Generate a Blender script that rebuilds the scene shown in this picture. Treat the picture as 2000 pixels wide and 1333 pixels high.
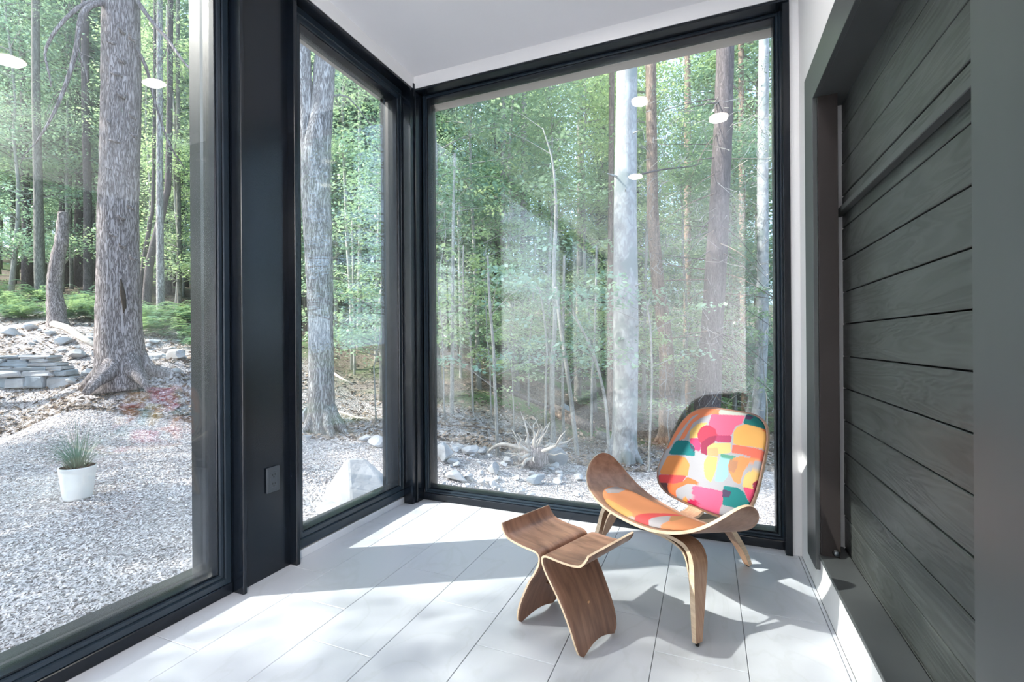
import bpy, math, random
import numpy as np
from math import sin, cos, pi, radians
for o in list(bpy.data.objects): bpy.data.objects.remove(o)
SC = bpy.context.scene
COL = SC.collection
# ------------------------------------------------------------ camera
H = 1.07; F = 925.195
YAW, PITCH, ROLL = 3.91641876e-01, 7.39388735e-04, -6.76494239e-03
def cam_axes():
    cy, sy = cos(YAW), sin(YAW)
    fw = np.array([-sy, cy, 0]); r = np.array([cy, sy, 0]); up = np.array([0, 0, 1.])
    fw2 = fw*cos(PITCH)+up*sin(PITCH); up2 = -fw*sin(PITCH)+up*cos(PITCH)
    return np.array([r*cos(ROLL)+up2*sin(ROLL), -r*sin(ROLL)+up2*cos(ROLL), fw2])
MC = cam_axes()
cd = bpy.data.cameras.new('camera'); cam = bpy.data.objects.new('camera', cd); COL.objects.link(cam)
cd.sensor_width = 36; cd.lens = F/2000*36; cd.clip_start = .02; cd.clip_end = 400
from mathutils import Matrix, Vector
m4 = Matrix.Identity(4)
for i in range(3):
    m4[i][0] = MC[0][i]; m4[i][1] = MC[1][i]; m4[i][2] = -MC[2][i]
m4[0][3], m4[1][3], m4[2][3] = 0, 0, H
cam.matrix_world = m4; SC.camera = cam
def bearing(u, s):
    "ground position seen in picture column u at distance s along the view axis"
    d = np.array([(u-1000)/F, 0, 1.])@MC*s
    return float(d[0]), float(d[1])
# ------------------------------------------------------------ light
SUN_AZ, SUN_EL = 30, 37.5
w = bpy.data.worlds.new('sky'); SC.world = w; w.use_nodes = True
nt = w.node_tree; bg = nt.nodes['Background']; sky = nt.nodes.new('ShaderNodeTexSky')
sky.sky_type = 'NISHITA'; sky.sun_disc = False; sky.sun_elevation = radians(SUN_EL); sky.sun_rotation = radians(0)
sky.air_density = 1.0; sky.dust_density = 2.5; sky.ozone_density = 1.5
mix = nt.nodes.new('ShaderNodeMixRGB'); mix.inputs[0].default_value = .45; mix.inputs[2].default_value = (4.6, 6.2, 8.6, 1)
nt.links.new(sky.outputs[0], mix.inputs[1]); nt.links.new(mix.outputs[0], bg.inputs[0]); bg.inputs[1].default_value = .46
sd = bpy.data.lights.new('sun', 'SUN'); sd.energy = 12; sd.angle = radians(.8); sd.color = (1, .965, .9)
so = bpy.data.objects.new('sun', sd); COL.objects.link(so)
ld = Vector((cos(radians(SUN_AZ))*cos(radians(SUN_EL)), sin(radians(SUN_AZ))*cos(radians(SUN_EL)), -sin(radians(SUN_EL))))
so.rotation_euler = ld.to_track_quat('-Z', 'Y').to_euler()
# sky texture sun placed in the same direction as the lamp (behind left of the camera)
sky.sun_rotation = math.atan2(-ld.x, -ld.y)
SC.view_settings.view_transform = 'Standard'; SC.view_settings.look = 'None'
SC.view_settings.exposure = 0.2; SC.view_settings.gamma = 1; SC.view_settings.use_curve_mapping = False
cy = SC.cycles
cy.use_denoising = True; cy.max_bounces = 7; cy.diffuse_bounces = 4; cy.glossy_bounces = 3; cy.transmission_bounces = 3
cy.transparent_max_bounces = 14; cy.caustics_reflective = False; cy.caustics_refractive = False; cy.sample_clamp_indirect = 6
cy.use_adaptive_sampling = True; cy.adaptive_threshold = .03

# ------------------------------------------------------------ materials
def mat(name):
    m = bpy.data.materials.new(name); m.use_nodes = True
    t = m.node_tree; return m, t, t.nodes['Principled BSDF']
def N(t, k, **kw):
    n = t.nodes.new('ShaderNode'+k)
    for a, b in kw.items(): setattr(n, a, b)
    return n
def simple(name, c, rough=.5, spec=.5, metal=0, var=.12, scale=9, bump=0, stretch=(1,1,1), bscale=None, detail=4):
    m, t, b = mat(name)
    tc = N(t, 'TexCoord'); mp = N(t, 'Mapping'); mp.inputs['Scale'].default_value = stretch
    t.links.new(tc.outputs['Object'], mp.inputs[0])
    ns = N(t, 'TexNoise'); ns.inputs['Scale'].default_value = scale; ns.inputs['Detail'].default_value = detail
    t.links.new(mp.outputs[0], ns.inputs['Vector'])
    cr = N(t, 'ValToRGB'); e = cr.color_ramp.elements
    e[0].position = .3; e[1].position = .7
    e[0].color = tuple(x*(1-var) for x in c)+(1,); e[1].color = tuple(min(1, x*(1+var)) for x in c)+(1,)
    t.links.new(ns.outputs[0], cr.inputs[0]); t.links.new(cr.outputs[0], b.inputs['Base Color'])
    b.inputs['Roughness'].default_value = rough; b.inputs['Specular IOR Level'].default_value = spec; b.inputs['Metallic'].default_value = metal
    if bump:
        bp = N(t, 'Bump'); bp.inputs['Strength'].default_value = bump; bp.inputs['Distance'].default_value = .02
        if bscale:
            n2 = N(t, 'TexNoise'); n2.inputs['Scale'].default_value = bscale; n2.inputs['Detail'].default_value = 5
            t.links.new(mp.outputs[0], n2.inputs['Vector']); t.links.new(n2.outputs[0], bp.inputs['Height'])
        else: t.links.new(ns.outputs[0], bp.inputs['Height'])
        t.links.new(bp.outputs[0], b.inputs['Normal'])
    return m
M = {}
M['frame'] = simple('black_steel_frame', (.014, .024, .036), .30, .4, var=.12, scale=6)
M['black'] = simple('black_steel_beam', (.005, .008, .013), .24, .42, var=.3, scale=5, stretch=(1,1,.3))
M['wall'] = simple('white_painted_drywall', (.86, .86, .87), .75, .3, var=.01, scale=3, bump=.05, bscale=120)
M['ceil'] = simple('white_ceiling_paint', (.88, .88, .91), .8, .3, var=.01, scale=3)
M['grout'] = simple('pale_grout', (.30, .31, .33), .8, .3, var=.05)
M['casing'] = simple('dark_grey_green_trim', (.074, .081, .083), .38, .5, var=.12, scale=4, stretch=(1,1,.2))
M['jamb'] = simple('dark_brown_jamb', (.030, .024, .023), .5, .4, var=.15, scale=8, stretch=(1,1,.2))
M['soffit'] = simple('beige_soffit_board', (.62, .56, .50), .7, .3, var=.05)
M['tan'] = simple('raw_tan_wood', (.50, .36, .24), .6, .3, var=.15, scale=12, stretch=(1,1,.1))
M['outlet'] = simple('black_plastic', (.035, .044, .055), .4, .5, var=.05)
M['slot'] = simple('outlet_slot_black', (.004, .004, .004), .6, .2)
M['rubber'] = simple('black_rubber', (.01, .01, .01), .6, .4)
M['brass'] = simple('brass_rod', (.62, .36, .20), .3, .6, metal=1, var=.05)
M['pot'] = simple('white_glazed_pot', (.82, .83, .82), .4, .5, var=.03)
M['soil'] = simple('dark_soil', (.05, .035, .025), .9, .2, var=.3, scale=40)
M['stone'] = simple('grey_fieldstone', (.36, .36, .37), .85, .3, var=.28, scale=5, bump=.5, bscale=16)
M['slate'] = simple('blue_grey_slate', (.27, .30, .33), .8, .3, var=.3, scale=6, bump=.4, bscale=20)
M['pale'] = simple('pale_limestone', (.44, .44, .45), .85, .3, var=.18, scale=4, bump=.5, bscale=12)
M['chip'] = simple('wood_chip_mulch', (.66, .61, .60), .9, .2, var=.45, scale=60)
M['litter'] = simple('dry_leaf_litter', (.27, .21, .165), .9, .2, var=.45, scale=30)
M['deadwood'] = simple('grey_deadwood', (.50, .45, .40), .85, .2, var=.3, scale=14, bump=.5, bscale=40)

def bark(name, c1, c2, sc=22, st=.12, bump=.9, blotch=None):
    m, t, b = mat(name)
    tc = N(t, 'TexCoord'); mp = N(t, 'Mapping'); mp.inputs['Scale'].default_value = (1, 1, st)
    t.links.new(tc.outputs['Object'], mp.inputs[0])
    vo = N(t, 'TexVoronoi'); vo.feature = 'DISTANCE_TO_EDGE'; vo.inputs['Scale'].default_value = sc
    ns = N(t, 'TexNoise'); ns.inputs['Scale'].default_value = sc*.7; ns.inputs['Detail'].default_value = 6
    ad = N(t, 'MixRGB'); ad.inputs[0].default_value = .25
    t.links.new(mp.outputs[0], ns.inputs['Vector']); t.links.new(mp.outputs[0], ad.inputs[1]); t.links.new(ns.outputs['Color'], ad.inputs[2])
    t.links.new(ad.outputs[0], vo.inputs['Vector'])
    cr = N(t, 'ValToRGB'); e = cr.color_ramp.elements; e[0].position = .0; e[1].position = .22
    e[0].color = c2+(1,); e[1].color = c1+(1,)
    t.links.new(vo.outputs['Distance'], cr.inputs[0])
    mx = N(t, 'MixRGB'); mx.blend_type = 'MULTIPLY'; mx.inputs[0].default_value = .55
    c3 = N(t, 'ValToRGB'); c3.color_ramp.elements[0].position = .35; c3.color_ramp.elements[1].position = .6
    c3.color_ramp.elements[0].color = (.55, .55, .55, 1)
    t.links.new(ns.outputs[0], c3.inputs[0]); t.links.new(cr.outputs[0], mx.inputs[1]); t.links.new(c3.outputs[0], mx.inputs[2])
    out = mx.outputs[0]
    if blotch:
        n2 = N(t, 'TexNoise'); n2.inputs['Scale'].default_value = 3.2; n2.inputs['Detail'].default_value = 5
        t.links.new(tc.outputs['Object'], n2.inputs['Vector'])
        c4 = N(t, 'ValToRGB'); c4.color_ramp.elements[0].position = .52; c4.color_ramp.elements[1].position = .58
        m5 = N(t, 'MixRGB'); m5.inputs[2].default_value = blotch+(1,)
        t.links.new(n2.outputs[0], c4.inputs[0]); t.links.new(c4.outputs[0], m5.inputs[0]); t.links.new(out, m5.inputs[1]); out = m5.outputs[0]
    t.links.new(out, b.inputs['Base Color']); b.inputs['Roughness'].default_value = .9; b.inputs['Specular IOR Level'].default_value = .2
    bp = N(t, 'Bump'); bp.inputs['Strength'].default_value = bump; bp.inputs['Distance'].default_value = .015
    t.links.new(cr.outputs[0], bp.inputs['Height']); t.links.new(bp.outputs[0], b.inputs['Normal'])
    return m
M['bark_hemlock'] = bark('furrowed_grey_bark', (.46, .40, .39), (.12, .095, .09), 26, .13)
M['bark_pale'] = bark('pale_flaky_bark', (.56, .54, .53), (.17, .155, .155), 24, .16)
M['bark_birch'] = bark('smooth_pale_bark', (.46, .47, .47), (.34, .34, .34), 12, .5, .3, (.27, .30, .29))
M['bark_dark'] = bark('dark_furrowed_bark', (.20, .17, .17), (.07, .06, .06), 34, .14)
M['bark_brown'] = bark('brown_bark', (.36, .27, .21), (.14, .10, .08), 28, .16)
M['bark_grey'] = bark('grey_green_bark', (.26, .25, .22), (.12, .115, .10), 20, .2)
M['bark_light'] = bark('light_sapling_bark', (.46, .45, .41), (.30, .29, .27), 30, .3, .4)

def leafmat(name, c, ct, var=.35, fac=.45):
    m = bpy.data.materials.new(name); m.use_nodes = True; t = m.node_tree
    for n in list(t.nodes): t.nodes.remove(n)
    o = N(t, 'OutputMaterial'); d = N(t, 'BsdfDiffuse'); tr = N(t, 'BsdfTranslucent'); gl = N(t, 'BsdfGlossy'); gl.inputs['Roughness'].default_value = .32
    gl.inputs[0].default_value = (.8, .9, .85, 1)
    mx = N(t, 'MixShader'); mx.inputs[0].default_value = fac; m2 = N(t, 'MixShader'); m2.inputs[0].default_value = .11
    oi = N(t, 'ObjectInfo'); tc = N(t, 'TexCoord'); ns = N(t, 'TexNoise'); ns.inputs['Scale'].default_value = 2.3; ns.inputs['Detail'].default_value = 3
    t.links.new(tc.outputs['Object'], ns.inputs['Vector'])
    ad = N(t, 'Math', operation='ADD'); t.links.new(oi.outputs['Random'], ad.inputs[0]); t.links.new(ns.outputs[0], ad.inputs[1])
    hf = N(t, 'Math', operation='MULTIPLY'); hf.inputs[1].default_value = .5; t.links.new(ad.outputs[0], hf.inputs[0])
    for col, sh in ((c, d), (ct, tr)):
        cr = N(t, 'ValToRGB'); e = cr.color_ramp.elements; e[0].position = .3; e[1].position = .7
        e[0].color = (col[0]*(1-var), col[1]*(1-var*.7), col[2]*(1-var*.2), 1); e[1].color = (min(1, col[0]*(1+var)), min(1, col[1]*(1+var*.6)), col[2], 1)
        t.links.new(hf.outputs[0], cr.inputs[0]); t.links.new(cr.outputs[0], sh.inputs[0])
    t.links.new(d.outputs[0], mx.inputs[1]); t.links.new(tr.outputs[0], mx.inputs[2])
    t.links.new(mx.outputs[0], m2.inputs[1]); t.links.new(gl.outputs[0], m2.inputs[2]); t.links.new(m2.outputs[0], o.inputs[0])
    return m
M['leaf'] = leafmat('beech_leaves', (.22, .34, .21), (.38, .56, .31))
M['leaf_light'] = leafmat('pale_maple_leaves', (.36, .50, .32), (.50, .68, .38))
M['needle'] = leafmat('hemlock_needles', (.16, .25, .19), (.24, .36, .24))
M['fern'] = leafmat('fern_fronds', (.24, .38, .20), (.34, .5, .26))
M['grass'] = leafmat('dark_grass', (.16, .26, .16), (.2, .32, .15))

def glassmat():
    m = bpy.data.materials.new('window_glass'); m.use_nodes = True; t = m.node_tree
    for n in list(t.nodes): t.nodes.remove(n)
    o = N(t, 'OutputMaterial'); tr = N(t, 'BsdfTransparent'); gl = N(t, 'BsdfGlossy'); gl.inputs['Roughness'].default_value = .0
    tr.inputs[0].default_value = (.984, .993, .990, 1)
    df = N(t, 'BsdfDiffuse'); df.inputs[0].default_value = (.85, .88, .9, 1)
    g = N(t, 'NewGeometry'); a = N(t, 'MapRange'); a.inputs[3].default_value = 1.5; a.inputs[4].default_value = 1/1.5
    t.links.new(g.outputs['Backfacing'], a.inputs[0]); fr = N(t, 'Fresnel'); t.links.new(a.outputs[0], fr.inputs['IOR'])
    mx = N(t, 'MixShader'); t.links.new(fr.outputs[0], mx.inputs[0]); t.links.new(tr.outputs[0], mx.inputs[1]); t.links.new(gl.outputs[0], mx.inputs[2])
    # thin diffuse film mixed in as milky haze of reflections, with some dust
    tc = N(t, 'TexCoord'); mp = N(t, 'Mapping'); mp.inputs['Scale'].default_value = (1.2, 1.2, .7)
    ns = N(t, 'TexNoise'); ns.inputs['Scale'].default_value = 1.6; ns.inputs['Detail'].default_value = 4
    t.links.new(tc.outputs['Object'], mp.inputs[0]); t.links.new(mp.outputs[0], ns.inputs['Vector'])
    mr = N(t, 'MapRange'); mr.inputs[1].default_value = .35; mr.inputs[2].default_value = .75; mr.inputs[3].default_value = .002; mr.inputs[4].default_value = .016
    t.links.new(ns.outputs[0], mr.inputs[0])
    m2 = N(t, 'MixShader'); t.links.new(mr.outputs[0], m2.inputs[0]); t.links.new(mx.outputs[0], m2.inputs[1]); t.links.new(df.outputs[0], m2.inputs[2])
    t.links.new(m2.outputs[0], o.inputs[0]); return m
M['glass'] = glassmat()

def tilemat():
    m, t, b = mat('marble_porcelain_tile')
    tc = N(t, 'TexCoord'); oi = N(t, 'ObjectInfo'); ad = N(t, 'VectorMath', operation='ADD'); sc = N(t, 'VectorMath', operation='SCALE'); sc.inputs['Scale'].default_value = 40
    cx = N(t, 'CombineXYZ')
    for i in range(3): t.links.new(oi.outputs['Random'], cx.inputs[i])
    t.links.new(cx.outputs[0], sc.inputs[0]); t.links.new(tc.outputs['Object'], ad.inputs[0]); t.links.new(sc.outputs[0], ad.inputs[1])
    mp = N(t, 'Mapping'); mp.inputs['Scale'].default_value = (1.6, 1, 1); mp.inputs['Rotation'].default_value = (0, 0, .6); t.links.new(ad.outputs[0], mp.inputs[0])
    ns = N(t, 'TexNoise'); ns.inputs['Scale'].default_value = 1.7; ns.inputs['Detail'].default_value = 8; ns.inputs['Distortion'].default_value = 1.2
    t.links.new(mp.outputs[0], ns.inputs['Vector'])
    cr = N(t, 'ValToRGB'); e = cr.color_ramp.elements; e[0].position = .485; e[0].color = (.53, .555, .60, 1); e[1].position = .53; e[1].color = (.53, .555, .60, 1)
    v = e.new(.505); v.color = (.50, .525, .56, 1)
    t.links.new(ns.outputs[0], cr.inputs[0]); t.links.new(cr.outputs[0], b.inputs['Base Color'])
    b.inputs['Roughness'].default_value = .34; b.inputs['Specular IOR Level'].default_value = .5
    return m
M['tile'] = tilemat()

def plankmat():
    m, t, b = mat('dark_stained_plank')
    tc = N(t, 'TexCoord'); oi = N(t, 'ObjectInfo'); sc = N(t, 'VectorMath', operation='SCALE'); sc.inputs['Scale'].default_value = 30
    cx = N(t, 'CombineXYZ'); t.links.new(oi.outputs['Random'], cx.inputs[1]); t.links.new(oi.outputs['Random'], cx.inputs[2]); t.links.new(cx.outputs[0], sc.inputs[0])
    ad = N(t, 'VectorMath', operation='ADD'); t.links.new(tc.outputs['Object'], ad.inputs[0]); t.links.new(sc.outputs[0], ad.inputs[1])
    mp = N(t, 'Mapping'); mp.inputs['Scale'].default_value = (1, .9, 7); t.links.new(ad.outputs[0], mp.inputs[0])
    ns = N(t, 'TexNoise'); ns.inputs['Scale'].default_value = 1.6; ns.inputs['Detail'].default_value = 3; ns.inputs['Distortion'].default_value = .8; t.links.new(mp.outputs[0], ns.inputs['Vector'])
    wv = N(t, 'Math', operation='MULTIPLY'); wv.inputs[1].default_value = 55; t.links.new(ns.outputs[0], wv.inputs[0])
    sn = N(t, 'Math', operation='SINE'); t.links.new(wv.outputs[0], sn.inputs[0])
    n2 = N(t, 'TexNoise'); n2.inputs['Scale'].default_value = 4.0; n2.inputs['Detail'].default_value = 5; t.links.new(ad.outputs[0], n2.inputs['Vector'])
    cr = N(t, 'ValToRGB'); e = cr.color_ramp.elements; e[0].color = (.052, .058, .056, 1); e[1].color = (.072, .080, .078, 1); e[0].position = .2
    mr = N(t, 'MapRange'); mr.inputs[1].default_value = -1; t.links.new(sn.outputs[0], mr.inputs[0]); t.links.new(mr.outputs[0], cr.inputs[0])
    c2 = N(t, 'ValToRGB'); e = c2.color_ramp.elements; e[0].position = .45; e[1].position = .85; e[0].color = (0, 0, 0, 1); e[1].color = (.5, .5, .5, 1)
    t.links.new(n2.outputs[0], c2.inputs[0])
    mx = N(t, 'MixRGB'); mx.inputs[2].default_value = (.13, .145, .14, 1); t.links.new(c2.outputs[0], mx.inputs[0]); t.links.new(cr.outputs[0], mx.inputs[1])
    t.links.new(mx.outputs[0], b.inputs['Base Color'])
    r = N(t, 'MapRange'); r.inputs[3].default_value = .32; r.inputs[4].default_value = .5; t.links.new(n2.outputs[0], r.inputs[0]); t.links.new(r.outputs[0], b.inputs['Roughness'])
    bp = N(t, 'Bump'); bp.inputs['Strength'].default_value = .12; bp.inputs['Distance'].default_value = .004; t.links.new(sn.outputs[0], bp.inputs['Height']); t.links.new(bp.outputs[0], b.inputs['Normal'])
    return m
M['plank'] = plankmat()

def walnut(name, c1, c2, ax=(8, .7, 8), rough=.38):
    m, t, b = mat(name)
    tc = N(t, 'TexCoord'); mp = N(t, 'Mapping'); mp.inputs['Scale'].default_value = ax; t.links.new(tc.outputs['Generated'], mp.inputs[0])
    ns = N(t, 'TexNoise'); ns.inputs['Scale'].default_value = 1.5; ns.inputs['Detail'].default_value = 7; ns.inputs['Distortion'].default_value = .6; t.links.new(mp.outputs[0], ns.inputs['Vector'])
    cr = N(t, 'ValToRGB'); e = cr.color_ramp.elements; e[0].position = .3; e[1].position = .7; e[0].color = c2+(1,); e[1].color = c1+(1,)
    t.links.new(ns.outputs[0], cr.inputs[0]); t.links.new(cr.outputs[0], b.inputs['Base Color']); b.inputs['Roughness'].default_value = rough
    return m
M['walnut'] = walnut('walnut_veneer', (.30, .165, .11), (.13, .065, .042), (1.2, 7, 1.2))
M['walnut_x'] = walnut('walnut_veneer_long', (.34, .19, .125), (.20, .10, .06), (1.0, 6, 6))
M['ply'] = walnut('light_ply_edge', (.78, .62, .45), (.58, .42, .28), (2, 2, 20))
M['legwood'] = walnut('walnut_leg_veneer', (.40, .25, .16), (.26, .14, .085), (9, 9, .8))

def fabricmat():
    m, t, b = mat('printed_fabric')
    a = N(t, 'VertexColor'); a.layer_name = 'print'
    tc = N(t, 'TexCoord'); wv = N(t, 'TexNoise'); wv.inputs['Scale'].default_value = 350; t.links.new(tc.outputs['Object'], wv.inputs['Vector'])
    t.links.new(a.outputs[0], b.inputs['Base Color']); b.inputs['Roughness'].default_value = .85; b.inputs['Specular IOR Level'].default_value = .2
    bp = N(t, 'Bump'); bp.inputs['Strength'].default_value = .25; bp.inputs['Distance'].default_value = .002; t.links.new(wv.outputs[0], bp.inputs['Height']); t.links.new(bp.outputs[0], b.inputs['Normal'])
    return m
M['fabric'] = fabricmat()

def emis(name, c, s):
    m = bpy.data.materials.new(name); m.use_nodes = True; t = m.node_tree; t.nodes.clear()
    o = N(t, 'OutputMaterial'); e = N(t, 'Emission'); e.inputs[0].default_value = c+(1,); e.inputs[1].default_value = s; t.links.new(e.outputs[0], o.inputs[0]); return m
M['lamp'] = emis('warm_lamp_disc', (1, .80, .62), 6)

def groundmat():
    m, t, b = mat('mulch_and_forest_floor')
    tc = N(t, 'TexCoord')
    def noise(s, d=6):
        n = N(t, 'TexNoise'); n.inputs['Scale'].default_value = s; n.inputs['Detail'].default_value = d; t.links.new(tc.outputs['Object'], n.inputs['Vector']); return n
    vo = N(t, 'TexVoronoi'); vo.inputs['Scale'].default_value = 52
    n0 = noise(30, 3); ad = N(t, 'MixRGB'); ad.inputs[0].default_value = .04; t.links.new(tc.outputs['Object'], ad.inputs[1]); t.links.new(n0.outputs['Color'], ad.inputs[2]); t.links.new(ad.outputs[0], vo.inputs['Vector'])
    cr = N(t, 'ValToRGB'); e = cr.color_ramp.elements
    e[0].color = (.22, .19, .185, 1); e[1].color = (.74, .69, .68, 1); v = e.new(.5); v.color = (.52, .47, .46, 1)
    sp = N(t, 'SeparateColor'); t.links.new(vo.outputs['Color'], sp.inputs[0]); t.links.new(sp.outputs[0], cr.inputs[0])
    c2 = N(t, 'ValToRGB'); e = c2.color_ramp.elements; e[0].color = (.07, .055, .042, 1); e[1].color = (.30, .24, .19, 1); t.links.new(sp.outputs[1], c2.inputs[0])
    # distance from the house decides mulch or leaf litter
    sx = N(t, 'SeparateXYZ'); t.links.new(tc.outputs['Object'], sx.inputs[0])
    n1 = noise(.7, 4); mu = N(t, 'Math', operation='MULTIPLY_ADD'); mu.inputs[1].default_value = 3.0; t.links.new(n1.outputs[0], mu.inputs[0]); t.links.new(sx.outputs['Y'], mu.inputs[2])
    mr = N(t, 'MapRange'); mr.inputs[1].default_value = 8.0; mr.inputs[2].default_value = 9.5; t.links.new(mu.outputs[0], mr.inputs[0])
    mx = N(t, 'MixRGB'); t.links.new(mr.outputs[0], mx.inputs[0]); t.links.new(cr.outputs[0], mx.inputs[1]); t.links.new(c2.outputs[0], mx.inputs[2])
    # moss and low green patches in the woods
    n3 = noise(.45, 5); c3 = N(t, 'ValToRGB'); e = c3.color_ramp.elements; e[0].position = .5; e[1].position = .62; t.links.new(n3.outputs[0], c3.inputs[0])
    mm = N(t, 'Math', operation='MULTIPLY'); t.links.new(c3.outputs[0], mm.inputs[0]); t.links.new(mr.outputs[0], mm.inputs[1])
    mg = N(t, 'MixRGB'); mg.inputs[2].default_value = (.16, .25, .10, 1); t.links.new(mm.outputs[0], mg.inputs[0]); t.links.new(mx.outputs[0], mg.inputs[1])
    t.links.new(mg.outputs[0], b.inputs['Base Color']); b.inputs['Roughness'].default_value = .95; b.inputs['Specular IOR Level'].default_value = .15
    bp = N(t, 'Bump'); bp.inputs['Strength'].default_value = .9; bp.inputs['Distance'].default_value = .03; t.links.new(vo.outputs['Distance'], bp.inputs['Height']); t.links.new(bp.outputs[0], b.inputs['Normal'])
    return m
M['ground'] = groundmat()

# ------------------------------------------------------------ mesh helpers
def link(name, me, mats, parent=None, smooth=False, loc=None):
    o = bpy.data.objects.new(name, me); COL.objects.link(o)
    for mm in (mats if isinstance(mats, (list, tuple)) else [mats]): me.materials.append(M[mm] if isinstance(mm, str) else mm)
    if smooth: me.polygons.foreach_set('use_smooth', [True]*len(me.polygons))
    if parent: o.parent = parent
    if loc is not None: o.location = loc
    return o
def mesh(name, V, Fc, mats, parent=None, smooth=False, mi=None, loc=None):
    me = bpy.data.meshes.new(name); me.from_pydata([tuple(map(float, v)) for v in V], [], [tuple(map(int, f)) for f in Fc])
    me.update()
    if mi is not None: me.polygons.foreach_set('material_index', mi)
    return link(name, me, mats, parent, smooth, loc)
def boxdata(x0, x1, y0, y1, z0, z1, bev=0):
    if not bev:
        V = [(x, y, z) for z in (z0, z1) for y in (y0, y1) for x in (x0, x1)]
        return V, [(0, 2, 3, 1), (4, 5, 7, 6), (0, 1, 5, 4), (2, 6, 7, 3), (0, 4, 6, 2), (1, 3, 7, 5)]
    b = bev; V = []; 
    for (zz, i) in ((z0, 0), (z0+b, 1), (z1-b, 1), (z1, 0)):
        k = 0 if i else b
        V += [(x0+k+b*i, y0+k, zz), (x1-k-b*i, y0+k, zz), (x1-k, y0+k+b*i, zz), (x1-k, y1-k-b*i, zz), (x1-k-b*i, y1-k, zz), (x0+k+b*i, y1-k, zz), (x0+k, y1-k-b*i, zz), (x0+k, y0+k+b*i, zz)]
    Fc = [tuple(range(7, -1, -1)), tuple(range(24, 32))]
    for l in range(3):
        for j in range(8):
            a, c = l*8+j, l*8+(j+1) % 8; Fc.append((a, c, c+8, a+8))
    return V, Fc
def box(name, x0, x1, y0, y1, z0, z1, m, parent=None, bev=0):
    V, Fc = boxdata(x0, x1, y0, y1, z0, z1, bev); return mesh(name, V, Fc, m, parent)
def empty(name, loc=(0, 0, 0), label=None, cat=None, group=None, kind=None, rz=0, parent=None):
    o = bpy.data.objects.new(name, None); COL.objects.link(o); o.location = loc; o.rotation_euler = (0, 0, rz); o.empty_display_size = .1
    if parent: o.parent = parent
    return tag(o, label, cat, group, kind)
def tag(o, label=None, cat=None, group=None, kind=None):
    if label: o['label'] = label
    if cat: o['category'] = cat
    if group: o['group'] = group
    if kind: o['kind'] = kind
    return o
def struct(o, label): return tag(o, label, None, None, 'structure')
def tubedata(P, R, n=8, cap=True, jit=0, rng=None):
    P = [np.array(p, float) for p in P]; V = []; Fc = []
    up0 = None
    for i, p in enumerate(P):
        d = P[min(i+1, len(P)-1)]-P[max(i-1, 0)]; d = d/(np.linalg.norm(d)+1e-9)
        if up0 is None: up0 = np.array([1, 0, 0.]) if abs(d[0]) < .9 else np.array([0, 1., 0])
        a = up0-d*(up0@d); a /= np.linalg.norm(a)+1e-9; b = np.cross(d, a); up0 = a
        for k in range(n):
            th = 2*pi*k/n; r = R[i]*(1+(jit*rng.uniform(-1, 1) if jit else 0))
            V.append(p+(a*cos(th)+b*sin(th))*r)
    for i in range(len(P)-1):
        for k in range(n):
            k2 = (k+1) % n; Fc.append((i*n+k, i*n+k2, (i+1)*n+k2, (i+1)*n+k))
    if cap: Fc.append(tuple(range(n-1, -1, -1))); Fc.append(tuple((len(P)-1)*n+k for k in range(n)))
    return V, Fc
def merge(parts):
    V = []; Fc = []
    for v, f in parts:
        o = len(V); V += list(v); Fc += [tuple(i+o for i in ff) for ff in f]
    return V, Fc
def tube(name, P, R, m, parent=None, n=8, **k):
    V, Fc = tubedata(P, R, n, **k); return mesh(name, V, Fc, m, parent, True)
def copy_tree(o, parent=None):
    c = o.copy(); COL.objects.link(c)
    if parent: c.parent = parent
    for ch in o.children: copy_tree(ch, c)
    return c
rng = np.random.default_rng(7)

# ============================================================ ROOM SHELL
CZ = 2.838; XL = -1.797; YB = 2.671; XR = .424
floor = struct(box('floor', -2.05, 4.2, -5.2, 2.90, -.14, -.006, 'grout'), 'floor slab with pale grout lines')
# tiles: rows .2935 wide in x, .588 long in y, one third stagger
g = .0022
tile_me = {}
def tile(x0, x1, y0, y1):
    key = (round(x1-x0, 4), round(y1-y0, 4))
    if key not in tile_me:
        V, Fc = boxdata(0, x1-x0, 0, y1-y0, -.008, 0, .0012)
        me = bpy.data.meshes.new('tile'); me.from_pydata(V, [], Fc); me.materials.append(M['tile']); tile_me[key] = me
    o = bpy.data.objects.new('tile', tile_me[key]); COL.objects.link(o); o.parent = floor; o.location = (x0, y0, 0)
for i in range(-7, 13):
    x0 = .1155+.2935*(i-1); x1 = x0+.2935
    if x1 < -1.89: continue
    ph = 1.497+.196*((-3-(i-1)))   # end joint of this row
    xa, xb = max(x0, -1.89), (min(x1, XR) if x0 < XR else x1)
    if xb-xa < .01: continue
    k0 = -14
    for k in range(k0, 14):
        y0 = ph+.588*k; y1 = y0+.588
        ylo = -4.98 if x0 < XR-.001 or True else 0; yhi = 2.77 if x0 < XR-.001 else -.62
        if x0 < XR-.001 and x1 > XR+.001 and False: pass
        ya, yb = max(y0, ylo), min(y1, yhi)
        if yb-ya < .02: continue
        if x0 >= XR-.001 and x0 > 3.7: continue
        tile(xa+g/2, xb-g/2, ya+g/2, yb-g/2)
ceiling = struct(box('ceiling', -2.05, 4.2, -5.2, 2.93, CZ, CZ+.25, 'ceil'), 'white painted ceiling')
# white headers above the glazing
struct(box('wall_left', -2.0, XL, -5.2, YB+.14, 2.757, CZ, 'wall'), 'white header strip above the left windows')
struct(box('wall_back', XL, XR, YB, 2.93, 2.757, CZ, 'wall'), 'white header strip above the big window')
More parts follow.
